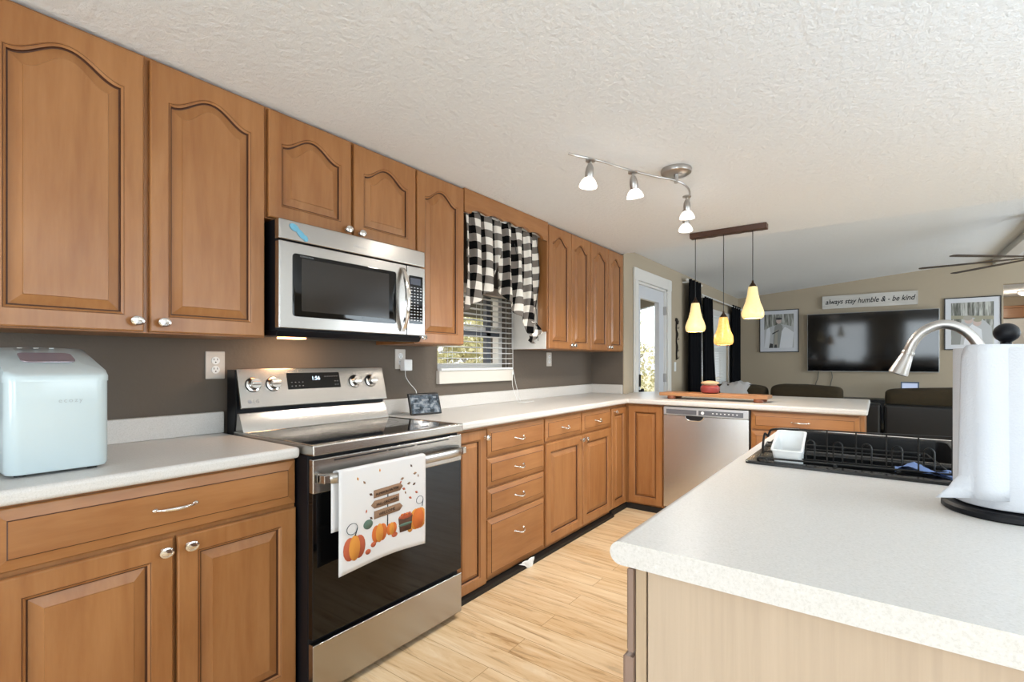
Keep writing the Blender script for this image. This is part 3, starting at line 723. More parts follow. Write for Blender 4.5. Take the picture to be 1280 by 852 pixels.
# pumpkin tea towel over the handle
TW = [LIN, mat('print_orange', 'c8692f', rough=.9), mat('print_rust', 'b35a3c', rough=.9), mat('print_amber', 'cf8a3a', rough=.9), mat('print_wood', '8f7058', rough=.9), mat('print_dark', '33404a', rough=.9),
      mat('print_green', '5d7365', rough=.9), mat('print_brown', '54382a', rough=.9), mat('print_ink', '2a1a12', rough=.9)]
XH = RX + .066 + .004
def tw(u, v, w=0):      # u 0..1 across, v metres below the handle top
    y = 1.032 + .415*u + .010*v
    z = .8265 - v*(1 + .0*(u)) 
    x = XH + .0024*math.sin(u*7+.5)*min(1, v*5) - .022*v + w
    return (x, y, z)
mb = MB(); NU, NV = 24, 22; VL = .372; grid = []
for j in range(NV+1):
    v = VL*j/NV; row = []
    for i in range(NU+1):
        u = i/NU; row.append(tw(u, v*(1 - .03*math.sin(PI*u) + (.0 if u < .9 else 0)) - .0))
    grid.append(row)
# over the bar and down the back
back = []
for k in range(1, 9):
    a = PI*k/8; back.append([(XH - .013 + .013*math.cos(a) - .002, 1.032+.415*i/NU - .004*k/8, .8265 + .006*math.sin(a)) for i in range(NU+1)])
for j in range(1, 12):
    back.append([(XH - .028 , 1.020+.415*i/NU, .8265 - .215*j/11) for i in range(NU+1)])
rows = list(reversed(back)) + grid
nv = NU+1; mb.v = [p for r in rows for p in r]
for j in range(len(rows)-1):
    for i in range(NU): mb.f.append((j*nv+i, j*nv+i+1, (j+1)*nv+i+1, (j+1)*nv+i)); mb.m.append(0)
def dec(poly, mi, w=.0012): mb.add([tw(u, v, w) for u, v in poly], [tuple(range(len(poly)))], mi)
def ell(cu, cv, ru, rv, mi, w=.0012, n=14, u1=9): dec([(min(u1, max(.0, cu + ru*math.cos(2*PI*k/n))), cv + rv*math.sin(2*PI*k/n)) for k in range(n)], mi, w)
for cu, cv, r, mi in ((.155, .285, .052, 2), (.43, .262, .040, 1), (.575, .262, .028, 1)):
    for s in (-.75, .75, 0): ell(cu + s*r*1.25, cv, r*1.25 if s else r*1.1, r*(.82 if s else .9), mi if s else [2, 3, 1][int(s == 0)], .0012 + .0003*(s == 0), 16)
for s, m_ in ((-.5, 3), (.5, 3), (0, 1)): ell(.90 + s*.06, .255, .075, .043, m_, .0012 + .0003*(s == 0), 16, .985)
ell(.30, .215, .052, .018, 6); ell(.30, .318, .030, .010, 2); ell(.36, .298, .03, .010, 2); ell(.61, .29, .035, .010, 2); ell(.80, .290, .03, .012, 3)
# curling stems
def stroke(pts, w, mi, off=.0018):
    for a, b in zip(pts, pts[1:]):
        du, dv = (b[0]-a[0])*.42, b[1]-a[1]; l = math.hypot(du, dv) or 1; nu, nv_ = -dv/l*w/.42, du/l*w
        dec([(a[0]-nu, a[1]-nv_), (b[0]-nu, b[1]-nv_), (b[0]+nu, b[1]+nv_), (a[0]+nu, a[1]+nv_)], mi, off)
for cu, cv, s in ((.13, .213, 1), (.92, .18, .8)):
    stroke([(cu + .055*s*math.cos(a*.42), cv + .020*s*math.sin(a*.42)) for a in range(0, 17)], .0009, 5)
    stroke([(cu+.055*s, cv), (cu+.03, cv+.028)], .0018, 5)
# basket of apples
dec([(.655, .232), (.83, .232), (.81, .290), (.675, .290)], 7); ell(.742, .230, .085, .010, 2, .0016); ell(.742, .262, .085, .006, 6, .0018)
for k in range(4): ell(.70 + k*.03, .222, .018, .006, [1, 2][k % 2], .002, 8)
# sign post with three boards
stroke([(.525, .105), (.525, .245)], .0022, 5, .0011)
for (a, b, v0, tip) in ((.36, .67, .108, 1), (.37, .66, .148, -1), (.365, .67, .188, 1)):
    h = .015
    if tip > 0: P = [(a, v0-h), (b, v0-h-.004), (b+.035, v0-.004), (b, v0+h-.004), (a, v0+h)]
    else: P = [(a, v0-h), (b, v0-h-.003), (b, v0+h-.003), (a, v0+h), (a-.04, v0)]
    dec(P, 4, .0015)
for txt, v0 in (('PUMPKIN PATCH', .108), ('FALL ORCHARD', .148), ('WELCOME', .188)):
    t_ = text_mb(txt, .0165 if len(txt) < 10 else .0145, lambda u, v, w: tw(.515 + u/.415, v0 - v - u*.07, .0044)); merge(mb, t_, 8)
for u, v in ((.19, .035), (.26, .055), (.43, .022), (.33, .105), (.81, .030), (.86, .065), (.90, .078), (.70, .075), (.78, .10), (.85, .108), (.72, .118), (.68, .088), (.28, .165), (.88, .145), (.80, .16), (.74, .135), (.335, .195)):
    a = u*40; c_, s_ = math.cos(a), math.sin(a)
    dec([(u + (.030*c_*x - .011*s_*y), v + (.009*s_*x + .007*c_*y)) for x, y in ((-.8, 0), (0, .9), (.9, .1), (.1, -.8))], [2, 7, 4, 3][int(u*100) % 4])
o = mb.build('tea_towel', TW, None, recalc=False); so = o.modifiers.new('s', 'SOLIDIFY'); so.thickness = .001; so.offset = -1
tag(o, 'white autumn tea towel printed with pumpkins and signposts, hanging on the oven handle', 'towel')

# ------------------------------------------------------------------ microwave
MX = -1.88; MY0, MY1 = 1.002, 1.776
mw = thing('microwave', 'stainless over-the-range microwave with black window', 'microwave', (-2.1, 1.39, 1.35))
mb = MB(); mb.box(XW+.004, MY0+.004, 1.345, MX-.035, MY1-.004, 1.785); mb.build('casing', BLKM, mw, bevel=.003)
mb = MB(); mb.box(MX-.036, MY0, 1.704, MX, MY1, 1.785); mb.build('vent_grille', STEEL, mw, bevel=.006)
mb = MB(); mb.box(MX-.034, MY0, 1.352, MX, 1.652, 1.699); md = mb.build('door', STEEL, mw, bevel=.005)
# rounded black window
def rrY(y0, z0, y1, z1, r, x): return [(x, a, b) for a, b, _ in rr(y0, z0, y1, z1, r, 0, 5)]
mb = MB(); mb.loops([rrY(1.058, 1.402, 1.585, 1.655, .014, MX-.004), rrY(1.058, 1.402, 1.585, 1.655, .014, MX+.0015), rrY(1.062, 1.406, 1.581, 1.651, .011, MX+.002)]); wdw = mb.build('window', BLKG, md)
MES = mat('grey_tinted_mesh', '2b2724', rough=.12, coat=.0)
mb = MB(); mb.loops([rrY(1.095, 1.425, 1.540, 1.638, .004, MX+.0018), rrY(1.095, 1.425, 1.540, 1.638, .004, MX+.0026)]); mb.build('window_screen', MES, wdw)
text_mb('CONVECTION', .009, lambda u, v, w: (MX+.0028, 1.118+u, 1.646+v)).build('window_print', GRYT, wdw, smooth=False, recalc=False)
mb = MB(); L = []
for k in range(17):
    t = k/16; z = 1.368 + .312*t; out = .006 + .040*math.sin(PI*t)**.7; w2 = .011 + .004*math.sin(PI*t)
    L.append([(MX+out-.006, 1.622-w2, z), (MX+out+.004, 1.622-w2*.8, z), (MX+out+.006, 1.622, z), (MX+out+.004, 1.622+w2*.8, z), (MX+out-.006, 1.622+w2, z)])
mb.loops(L); mb.build('handle', CHROME, md, angle=60)
mb = MB(); mb.box(MX-.034, 1.655, 1.352, MX, MY1, 1.699); cpl = mb.build('control_side', STEEL, mw, bevel=.004)
mb = MB(); mb.loops([rrY(1.668, 1.410, 1.758, 1.652, .004, MX-.002), rrY(1.668, 1.410, 1.758, 1.652, .004, MX+.0015)]); kp = mb.build('keypad', BLKG, cpl)
mb = MB(); mb.box(MX+.0014, 1.674, 1.607, MX+.002, 1.742, 1.640); mb.build('display', mat('lcd_grey', '474c58', rough=.2), kp)
mb = MB()
for r_ in range(12):
    for c_ in range(4 if r_ not in (5, 6) else 3):
        y = 1.676 + c_*.021; z = 1.590 - r_*.0150
        mb.box(MX+.0015, y, z, MX+.0019, y+.011, z+.0055 if r_ % 2 else z+.0035)
mb.build('key_labels', mat('pale_print', 'b9bcc0', rough=.5), kp)
mb = MB(); mb.prism([(MX-.30, 1.345), (MX-.02, 1.345), (MX-.035, 1.322), (MX-.30, 1.330)], lambda u, v: (u, MY0+.006, v), lambda u, v: (u, MY1-.006, v)); mb.build('underside', BLKM, mw, bevel=.004)
text_mb('Whirlpool', .019, lambda u, v, w: (MX+.0006, 1.38+u, 1.737+v), shear=.2).build('maker_mark', mat('mark_grey', 'c9c7c4', rough=.3, metal=.6), mw, smooth=False, recalc=False)
HL = mat('hood_lamp_lens', 'ffffff', emit='ffb070', estr=6)
mb = MB(); mb.box(MX-.20, 1.10, 1.318, MX-.14, 1.20, 1.329); mb.build('hood_lamp', HL, mw)
l = bpy.data.lights.new('hood_light', 'AREA'); l.shape = 'RECTANGLE'; l.size = .06; l.size_y = .10; l.energy = 1.6; l.color = (1, .62, .35)
lo = bpy.data.objects.new('hood_light', l); C.objects.link(lo); lo.location = (MX-.19, 1.25, 1.312); lo.rotation_euler = (0, math.radians(25), 0)
# blue magnet
mb = MB(); 
def mg(cy, cz, ry, rz, rot, t=.006):
    return [[(MX + w, cy + ry*k_*math.cos(a)*math.cos(rot) - rz*k_*math.sin(a)*math.sin(rot), cz + ry*k_*math.cos(a)*math.sin(rot) + rz*k_*math.sin(a)*math.cos(rot)) for a in [2*PI*i/16 for i in range(16)]] for w, k_ in ((0, 1), (t*.7, 1), (t, .8))]
mb.loops(mg(1.065, 1.757, .021, .013, -.5)); mb.loops(mg(1.093, 1.736, .026, .011, -.75, .005)); mb.loops(mg(1.113, 1.722, .013, .009, -1.2, .006))
MGM = mat('blue_glitter', '6fb0cc', rough=.4); bump(MGM, noise(MGM, texmap(MGM, (1,1,1)), 300, 2), .6, .004)
tag(mb.build('magnet', MGM, None), 'small sparkly blue magnet on the microwave top edge', 'magnet')

# ------------------------------------------------------------------ dishwasher
dw = thing('dishwasher', 'stainless built-in dishwasher in the peninsula', 'dishwasher', (-1.06, 3.87, 0))
mb = MB(); mb.box(-1.374, 3.90, .03, -.746, 4.46, .868); mb.build('tub', BLKP, dw)
mb = MB(); n = 24; A = []
for k in range(n+1):
    x = -1.370 + .620*k/n; A.append((x, 3.862 - .006*math.sin(PI*k/n)))
poly = A + [(-.750, 3.898), (-1.370, 3.898)]
mb.loops([[(x, y, z) for x, y in poly] for z in (.075, .800)]); dd = mb.build('door', mat('stainless_cool', (.60, .60, .60), rough=.26, metal=1), dw, angle=50)
mb = MB(); mb.box(-1.370, 3.856, .802, -.750, 3.898, .866); cs = mb.build('control_strip', mat('silver_plastic', 'b9bcc0', rough=.3, metal=.6), dw, bevel=.005)
mb = MB(); mb.box(-1.348, 3.8545, .812, -1.115, 3.857, .848); mb.box(-1.10, 3.8545, .812, -.785, 3.857, .848); mb.build('control_inlay', mat('inlay_grey', '74777e', rough=.25, metal=.5), cs, bevel=.001)
mb = MB(); 
for k in range(7): mb.box(-1.0+.028*k, 3.854, .828, -.990+.028*k, 3.8547, .834)
mb.lathe([(0, 0), (.012, 0), (.012, .0008), (0, .0008)], (-1.07, 3.8545, .83), '-y', 20); mb.build('key_labels', WHT, cs)
mb = MB(); P = [(-1.20, .800), (-1.195, .786), (-1.18, .772), (-1.16, .766), (-1.10, .766), (-1.08, .772), (-1.066, .786), (-1.06, .800)]
mb.prism(P, lambda u, v: (u, 3.853, v), lambda u, v: (u, 3.860, v)); mb.build('pocket_handle', BLKP, dd)
mb = MB(); mb.tube([(u, 3.852, v) for u, v in P], .004, 8); mb.build('handle_rim', CHROME, dd)
MB().box(-1.365, 3.93, 0, -.755, 3.95, .073).build('toe_kick', WDK, dw)

# ------------------------------------------------------------------ ice maker
im = thing('ice_maker', 'white countertop ice maker with tinted lid window', 'ice maker', (-1.95, .35, .914))
yy0, yy1, xx0, xx1 = .236, .457, -2.12, -1.797
def rx(x0, y0, x1, y1, r, z): return rr(x0, y0, x1, y1, r, z, 6)
mb = MB(); mb.loops([rx(xx0+.006, yy0+.006, xx1-.006, yy1-.006, .03, .922), rx(xx0+.002, yy0+.002, xx1-.002, yy1-.002, .032, .930), rx(xx0+.002, yy0+.002, xx1-.002, yy1-.002, .032, 1.165)]); ib = mb.build('body', ICE, im)
L = []
def lid(x): t = (x - xx1)/(xx0 - xx1); return 1.184 + .078*math.sin(min(1, t*1.05)*PI/2)**1.1 
for ins, dz, top in ((0, 0, 0), (0, .014, 0), (.004, .0, 1), (.012, .002, 1), (.05, .005, 1)):
    ring_ = rx(xx0+ins, yy0+ins, xx1-ins, yy1-ins, .034, 0)
    L.append([(x, y, (1.165 + dz) if not top else lid(x) + dz - .002) for x, y, _ in ring_])
mb = MB(); mb.loops(L); ld = mb.build('lid', ICE, im, angle=50)
L = []
def wy(x0, y0, x1, y1, dz): return [(x, y, lid(x) + dz) for x, y, _ in rr(x0, y0, x1, y1, .018, 0, 5)]
mb = MB(); mb.loops([wy(-1.965, .282, -1.885, .398, .0025), wy(-1.965, .282, -1.885, .398, .0050)]); mb.build('lid_window', mat('mauve_tinted_window', '8b7f88', rough=.12, coat=.5), ld)
mb = MB()
for y in (.30, .335, .37): MB().lathe([(0, 0), (.006, 0), (.006, .0015), (0, .0015)], (-2.035, y, lid(-2.035)+.003), 'z', 14).build('button', WHT, ld)
text_mb('ecozy', .017, lambda u, v, w: (xx1-.0012, .367+u, 1.113+v), spacing=1.35).build('maker_mark', mat('faint_grey_print', 'a3adb0', rough=.5), ib, smooth=False, recalc=False)
for x in (xx0+.04, xx1-.04):
    for y in (yy0+.035, yy1-.035): MB().lathe([(0, 0), (.012, 0), (.012, .008), (0, .008)], (x, y, .9142), 'z', 12).build('foot', BLKP, im)
# smart display
sd = thing('smart_display', 'black smart display with lit screen on the counter beside the range', 'smart display', (-2.10, 2.0, .914))
ux = Vector((math.sin(math.radians(28)), math.cos(math.radians(28)), 0))   # screen runs roughly along Y, turned to the room
ux = Vector((.28, .96, 0)).normalized(); outv = Vector((ux.y, -ux.x, 0)); c0 = Vector((-2.085, 1.985, .9145))
def sp(u, v, w):    # v up the tilted screen
    up = Vector((0, 0, math.cos(.35))) - outv*math.sin(.35); p = c0 + ux*u + up*v + outv*w; return tuple(p)
mb = MB(); mb.loops([[sp(-.098, .004, 0), sp(.098, .004, 0), sp(.098, .128, 0), sp(-.098, .128, 0)], [sp(-.100, .002, -.006), sp(.100, .002, -.006), sp(.100, .130, -.006), sp(-.100, .130, -.006)],
    [sp(-.100, .002, -.014), sp(.100, .002, -.014), sp(.100, .130, -.014), sp(-.100, .130, -.014)]]); mb.build('bezel', BLKP, sd, bevel=.004)
mb = MB(); bk = outv*-.085
mb.add([sp(-.085, .006, -.014), sp(.085, .006, -.014), sp(.085, .120, -.014), sp(-.085, .120, -.014), tuple(c0 + ux*-.07 + bk), tuple(c0 + ux*.07 + bk), tuple(c0 + ux*.07 + bk*.9 + Vector((0,0,.035))), tuple(c0 + ux*-.07 + bk*.9 + Vector((0,0,.035)))],
       [(0,1,2,3), (0,4,5,1), (4,7,6,5), (3,2,6,7), (1,5,6,2), (0,3,7,4)]); mb.build('speaker_base', BLKP, sd, bevel=.006)
SC = mat('screen_glow', '101418', rough=.15, emit='8fa3b5', estr=.55)
setc = SC.node_tree
r_ = ramp(SC, noise(SC, texmap(SC, (1,1,1)), 28, 3), [(.40, '3a4650'), (.55, '8394a3'), (.66, 'dfe8ee')]); SC.node_tree.links.new(r_, SC.node_tree.nodes['Principled BSDF'].inputs['Emission Color'])
mb = MB(); mb.loops([[sp(-.090, .012, w), sp(.090, .012, w), sp(.090, .120, w), sp(-.090, .120, w)] for w in (.0, .0008)]); TG = mat('tile_glow', '202428', emit='cfdbe6', estr=.35)
for k in range(3):
    for (u, v, w2, h2) in ((-.075 + .0*k, .095 - .028*k, .035, .008), (-.02, .085 - .028*k, .045, .010), (.055, .098 - .028*k, .02, .012)):
        mb.loops([[sp(u, v, w), sp(u+w2, v, w), sp(u+w2, v+h2, w), sp(u, v+h2, w)] for w in (.0008, .0012)], 1)
mb.build('screen', [SC, TG], sd)
def cable(name, label, pts, r, m, cat='cable'): return tag(MB().tube(spline(pts, 8), r, 8).build(name, m, None), label, cat)
# outlets
def outlet(y, z, label, slots=True, w=.078, h=.118):
    t = thing('wall_outlet', label, 'outlet', (XW, y, z), 'wall outlets above the counter')
    MB().box(XW+.0005, y-w/2, z-h/2, XW+.007, y+w/2, z+h/2).build('cover_plate', mat('almond_plate', 'c9c3bb', rough=.35), t, bevel=.003)
    for s in (-1, 1):
        c = z + s*.0195
        rc = MB().lathe([(0, 0), (.0165, 0), (.0165, .003), (0, .003)], (XW+.007, y, c), 'x', 20).build('receptacle', WHT, t)
        mb = MB(); mb.box(XW+.0098, y-.008, c+.001, XW+.0106, y-.0055, c+.009); mb.box(XW+.0098, y+.0055, c+.001, XW+.0106, y+.008, c+.009); mb.lathe([(0, 0), (.0028, 0), (.0028, .0008), (0, .0008)], (XW+.0098, y, c-.007), 'x', 10)
        mb.build('slots', BLKP, rc)
    return t
outlet(.938, 1.205, 'almond double wall outlet between the ice maker and the range')
outlet(1.958, 1.235, 'almond wall outlet with a white charger plugged in')
outlet(3.61, 1.240, 'slim white wall outlet under the far corner cabinets')
mb = MB(); mb.box(XW+.0108, 1.950, 1.166, XW+.052, 2.012, 1.233)
cg = mb.build('charger', WHT, None, bevel=.005); tag(cg, 'white square plug-in charger feeding the smart display', 'charger')
cable('charger_cable', 'white cable hanging from the charger to the smart display', [(XW+.03, 1.975, 1.166), (XW+.035, 1.975, 1.13), (XW+.06, 1.985, 1.09), (XW+.10, 1.99, 1.055), (XW+.115, 1.985, 1.035), (XW+.115, 1.985, 1.00)], .0022, WHT)

# ------------------------------------------------------------------ window dressing
bl = thing('window_blind', 'white slatted blind pulled down over the sink window', 'blind', (XW, 2.65, 1.16))
mb = MB(); mb.box(XW+.004, 2.262, 1.695, XW+.05, 3.035, 1.752); mb.build('headrail', mat('blind_rail', 'c7c0b6', rough=.5), bl, bevel=.004)
mb = MB(); mb.box(XW+.008, 2.264, 1.162, XW+.045, 3.033, 1.176); mb.build('bottom_rail', WHT, bl, bevel=.003)
for k in range(13):
    z = 1.205 + k*.0385; mb = MB(); c_ = math.cos(.12); s_ = math.sin(.12)
    mb.loops([[(XW+.026-.017*c_, y, z-.017*s_), (XW+.026, y, z+.003), (XW+.026+.017*c_, y, z+.017*s_), (XW+.026+.017*c_, y, z+.017*s_-.0025), (XW+.026-.017*c_, y, z-.017*s_-.0025)] for y in (2.266, 3.031)])
    mb.build('slat', WHT, bl)
mb = MB()
for y in (2.36, 2.65, 2.94): mb.tube([(XW+.005, y, 1.17), (XW+.005, y, 1.70)], .0012, 5); mb.tube([(XW+.047, y, 1.17), (XW+.047, y, 1.70)], .0012, 5)
mb.build('ladder_cord', WHT, bl)
cd = MB().tube(spline([(XW+.05, 3.02, 1.70), (XW+.05, 3.022, 1.3), (XW+.052, 3.02, 1.16), (XW+.055, 3.01, 1.05), (XW+.07, 3.02, .98), (XW+.09, 3.03, .92), (XW+.12, 3.0, .9165), (XW+.17, 3.06, .9165), (XW+.16, 3.15, .9165)], 8), .0018, 6)
cd.tube(spline([(XW+.05, 3.026, 1.16), (XW+.058, 3.05, 1.05), (XW+.08, 3.06, .96), (XW+.13, 3.02, .9165), (XW+.19, 2.98, .9165)], 8), .0015, 6)
cd.lathe([(0, 0), (.005, .003), (.006, .02), (.002, .03), (0, .03)], (XW+.052, 3.02, 1.12), 'z', 10)
tag(cd.build('blind_cord', WHT, None), 'thin white blind cord trailing from the window onto the counter', 'cord')
# gingham swag curtain
cur = thing('gingham_curtain', 'black and white buffalo check swag curtain over the sink window', 'curtain', (-2.0, 2.6, 2.14))
def interp(tab, x):
    for (a, va), (b, vb) in zip(tab, tab[1:]):
        if x <= b: return va + (vb-va)*(x-a)/(b-a)
    return tab[-1][1]
def swag(y0, y1, bot, ph, nf, spread=1.0, shift=None):
    NU, NV = 90, 40; mb = MB(); uv = []
    for i in range(NU+1):
        s = i/NU; y = y0 + (y1-y0)*s; zb_ = interp(bot, s)
        for j in range(NV+1):
            t = j/NV; z = 2.158 - (2.158 - zb_)*t
            dep = (2.158 - z)
            fold = (.013 + .010*min(1, dep/.25))*math.sin(s*nf*2*PI + ph + 1.2*math.sin(dep*6))
            if dep < .03: fold *= .8
            yy = y + .006*math.sin(s*nf*2*PI*2 + ph) + (shift(s, dep) if shift else 0)
            x = -2.01 + fold + .010*math.sin(dep*5)
            mb.v.append((x, yy, z + (.010*math.sin(s*nf*2*PI*1.0+1) if j == 0 else 0))); uv.append(((s*(y1-y0)*1.15)/.058, z/.049 + .10*math.sin(s*nf*2*PI)))
    n = NV+1
    for i in range(NU):
        for j in range(NV): mb.f.append((i*n+j, i*n+j+1, (i+1)*n+j+1, (i+1)*n+j)); mb.m.append(0)
    o = mb.build('panel', GING, cur, uv=uv, recalc=False); so = o.modifiers.new('s', 'SOLIDIFY'); so.thickness = .0015
    return o
swag(2.215, 2.560, [(0, 1.524), (.23, 1.565), (.46, 1.620), (.66, 1.665), (.78, 1.690), (.86, 1.765), (.93, 1.86), (1, 1.985)], .5, 3)
swag(2.545, 3.005, [(0, 1.694), (.05, 1.690), (.14, 1.656), (.25, 1.620), (.38, 1.570), (.62, 1.512), (.72, 1.490), (.78, 1.42), (.9, 1.40), (1, 1.42)], 2.2, 3.6)
# knotted tail
mb = MB(); uv = []
MB_pts = [(-1.995, 2.955, 1.50), (-1.97, 2.985, 1.455), (-1.975, 2.95, 1.42), (-1.985, 2.905, 1.385), (-1.99, 2.915, 1.355)]
L = []; sps = spline(MB_pts, 6)
for i, p in enumerate(sps):
    w2 = .035 + .012*math.sin(i*.9); L.append([(p.x, p.y - w2, p.z + .01), (p.x + .014, p.y, p.z), (p.x, p.y + w2, p.z - .01), (p.x - .008, p.y, p.z - .003)])
mb.loops(L); uv = [((v[1]-2.9)/.05, v[2]/.05) for v in mb.v]; mb.build('tail', GING, cur, uv=uv)
mb = MB(); mb.tube([(-2.01, 2.165, 2.150), (-2.01, 3.05, 2.150)], .007, 10); mb.build('curtain_rod', WHT, cur)
mb = MB()
for y in (2.70, 2.965): mb.tube(spline([(-1.985, y, 1.60 if y > 2.9 else 2.02), (-1.98, y+.005, 1.45 if y > 2.9 else 1.98), (-1.98, y+.015, 1.37 if y > 2.9 else 1.95)], 6), .002, 6)
mb.build('tie_string', BLKP, cur)

# ------------------------------------------------------------------ track light
tl = thing('track_light', 'brushed nickel wavy ceiling track light with four glass shades', 'ceiling light', (-.866, 2.63, CZ))
MB().lathe([(0, 0), (.078, 0), (.080, -.006), (.076, -.022), (.068, -.027), (0, -.027)], (-.866, 2.63, CZ-.001), 'z', 40).build('canopy', NICKEL, tl)
bz = CZ - .062
pts = spline([(-1.160, 2.000, bz+.006), (-1.135, 2.03, bz), (-1.075, 2.15, bz), (-1.015, 2.32, bz), (-.945, 2.48, bz), (-.866, 2.63, bz), (-.850, 2.78, bz), (-.895, 2.95, bz), (-1.015, 3.25, bz), (-1.035, 3.29, bz)], 8)
MB().tube(pts, .0055, 10, sx=1.0).build('track', NICKEL, tl)
MB().tube([(-.866, 2.63, CZ-.03), (-.866, 2.63, bz-.012)], [.012, .010], 14).build('stem', NICKEL, tl)
FG = mat('frosted_shade', 'ffffff', rough=.5, emit='fff6ea', estr=3.2)
for x, y, tx, ty in ((-1.100, 2.105, -.10, -.02), (-.998, 2.365, .02, .22), (-.893, 2.90, -.02, .10), (-.985, 3.18, .0, -.05)):
    v = Vector((tx, ty, -1)).normalized(); q = v.to_track_quat('Z', 'Y').to_matrix().to_4x4(); c = Vector((x, y, bz-.012))
    arm = MB(); arm.lathe([(0, 0), (.024, 0), (.024, .006), (.006, .010), (.006, .022), (0, .022)], (x, y, bz-.004), 'z', 20, M=Matrix.Rotation(PI, 4, 'X')); a = arm.build('mount', NICKEL, tl)
    MB().lathe([(0, .012), (.010, .012), (.018, .030), (.0205, .050), (.019, .075), (.017, .080), (0, .080)], c, 'z', 24, M=q).build('lamp_socket', NICKEL, a)
    MB().lathe([(.014, .076), (.022, .079), (.033, .092), (.041, .110), (.0425, .120), (.040, .120), (.030, .110), (0, .100)], c, 'z', 28, M=q).build('lamp_shade', FG, a)
    l = bpy.data.lights.new('track_spot', 'SPOT'); l.energy = 34; l.color = (1, .93, .84); l.shadow_soft_size = .035; l.spot_size = math.radians(150); l.spot_blend = .8
    lo = bpy.data.objects.new('track_spot', l); C.objects.link(lo); lo.location = c + v*.145; lo.rotation_euler = v.to_track_quat('-Z', 'Y').to_euler()

# ------------------------------------------------------------------ pendant
pd = thing('pendant_light', 'three-light pendant on a rustic wooden bar over the peninsula', 'pendant light', (-.94, 4.06, CZ))
BW = wood('dark_walnut_bar', '3d2416', '4e3020', '5d3b28', (1, 9, 9))
mb = MB(); L = []
for k in range(15):
    t = k/14; x = -1.215 + .555*t; j = .0015*math.sin(k*2.7)
    L.append([(x, 4.015+j, CZ-.042-j), (x, 4.085-j, CZ-.042+j), (x, 4.09, CZ-.001), (x, 4.01, CZ-.001)])
mb.loops(L); bar = mb.build('mounting_bar', BW, pd, bevel=.003)
AMB1 = mat('cream_glass_glow', 'f0dca0', rough=.3, emit='f2d38a', estr=.52)
AMB2 = mat('amber_glass_glow', 'e0b060', rough=.3, emit='e8a84e', estr=.50)
for m_ in (AMB1, AMB2):
    tcn = nd(m_, 'ShaderNodeTexNoise'); tcn.inputs['Scale'].default_value = 60
    L_ = m_.node_tree.links; tx = nd(m_, 'ShaderNodeTexCoord'); L_.new(tx.outputs['Object'], tcn.inputs['Vector'])
    a_ = ('fbe3a4', 'f0d494') if m_ is AMB1 else ('f6c47c', 'e2a452')
    rr_o = ramp(m_, tcn.outputs['Fac'], [(.4, a_[0]), (.6, a_[1])]); L_.new(rr_o, m_.node_tree.nodes['Principled BSDF'].inputs['Emission Color'])
for x, zt, zb_, m_, r in ((-1.178, 1.690, 1.462, AMB1, .077), (-.965, 1.566, 1.354, AMB2, .071), (-.758, 1.784, 1.548, AMB1, .078)):
    y = 4.045; h = zt-zb_
    MB().tube([(x, y, CZ-.04), (x, y, zt+.02)], .0028, 8).build('cord', BLKP, pd)
    MB().lathe([(0, .045), (.006, .045), (.008, .03), (.020, .012), (.028, .0), (.028, -.004), (0, -.004)], (x, y, zt), 'z', 20).build('cap', BRONZE, pd)
    prof = [(.030, 0), (.034, -.10*h), (.040, -.28*h), (.052, -.50*h), (.068, -.68*h), (r, -.82*h), (r*.99, -.91*h), (r*.90, -.98*h), (r*.80, -h)]
    inn = [(a-.004, b) for a, b in reversed(prof)]
    MB().lathe(prof + inn, (x, y, zt-.003), 'z', 32, cap0=False, cap1=False).build('lamp_shade', m_, pd)
    l = bpy.data.lights.new('pendant_bulb', 'POINT'); l.energy = 2.0; l.color = (1, .80, .52); l.shadow_soft_size = .03
    lo = bpy.data.objects.new('pendant_bulb', l); C.objects.link(lo); lo.location = (x, y, zb_ + .02)

# ------------------------------------------------------------------ board and jar on the peninsula
brd = thing('serving_board', 'long wooden serving board on small feet at the peninsula back edge', 'board', (-1.08, 4.2, .914))
BDW = wood('board_wood', '9c6c46', 'ad7b52', 'bb8a61', (1, 9, 9), coat=0)
mb = MB(); mb.box(-1.465, 4.02, .940, -.655, 4.23, .966); mb.build('board', BDW, brd, bevel=.004)
for x in (-1.37, -.72):
    for y in (4.05, 4.20): MB().lathe([(0, 0), (.030, 0), (.036, .010), (.032, .0258), (0, .0258)], (x, y, .9142), 'z', 20).build('foot', mat('foot_wood', '7a452c', rough=.5), brd)
jr = thing('sugar_jar', 'round red jar with a pale wooden lid on the serving board', 'jar', (-1.075, 4.14, .966))
jx, jy, jz = -1.085, 4.12, .9665
MB().lathe([(0, 0), (.052, 0), (.066, .008), (.073, .030), (.072, .050), (.062, .062), (.058, .066), (0, .066)], (jx, jy, jz), 'z', 32).build('pot', mat('red_ceramic', '8f3a38', rough=.35), jr)
MB().lathe([(0, 0), (.050, 0), (.050, .006), (.066, .010), (.070, .018), (.060, .026), (.02, .034), (0, .035)], (jx, jy, jz+.066), 'z', 32).build('lid', mat('pale_lid_wood', 'c9ab8a', rough=.6), jr)

# scrap of plastic under the drawer
mb = MB(); g = [[(XB + .027 + .006*math.sin(i*2+j), 2.30 + .022*i + .01*j, .052 - .013*j - .004*abs(math.sin(i*1.7))*j) for i in range(8)] for j in range(5)]
g = [[(x, 2.42 + (y-2.42)*(1 - .2*j), z) for x, y, z in r] for j, r in enumerate(g)]
mb.v = [p for r in g for p in r]; mb.f = [(j*8+i, j*8+i+1, (j+1)*8+i+1, (j+1)*8+i) for j in range(4) for i in range(7)]; mb.m = [0]*len(mb.f)
o = mb.build('plastic_scrap', WHT, None, recalc=False); so = o.modifiers.new('s', 'SOLIDIFY'); so.thickness = .0008
tag(o, 'torn white plastic scrap poking out below the bottom drawer', 'scrap')

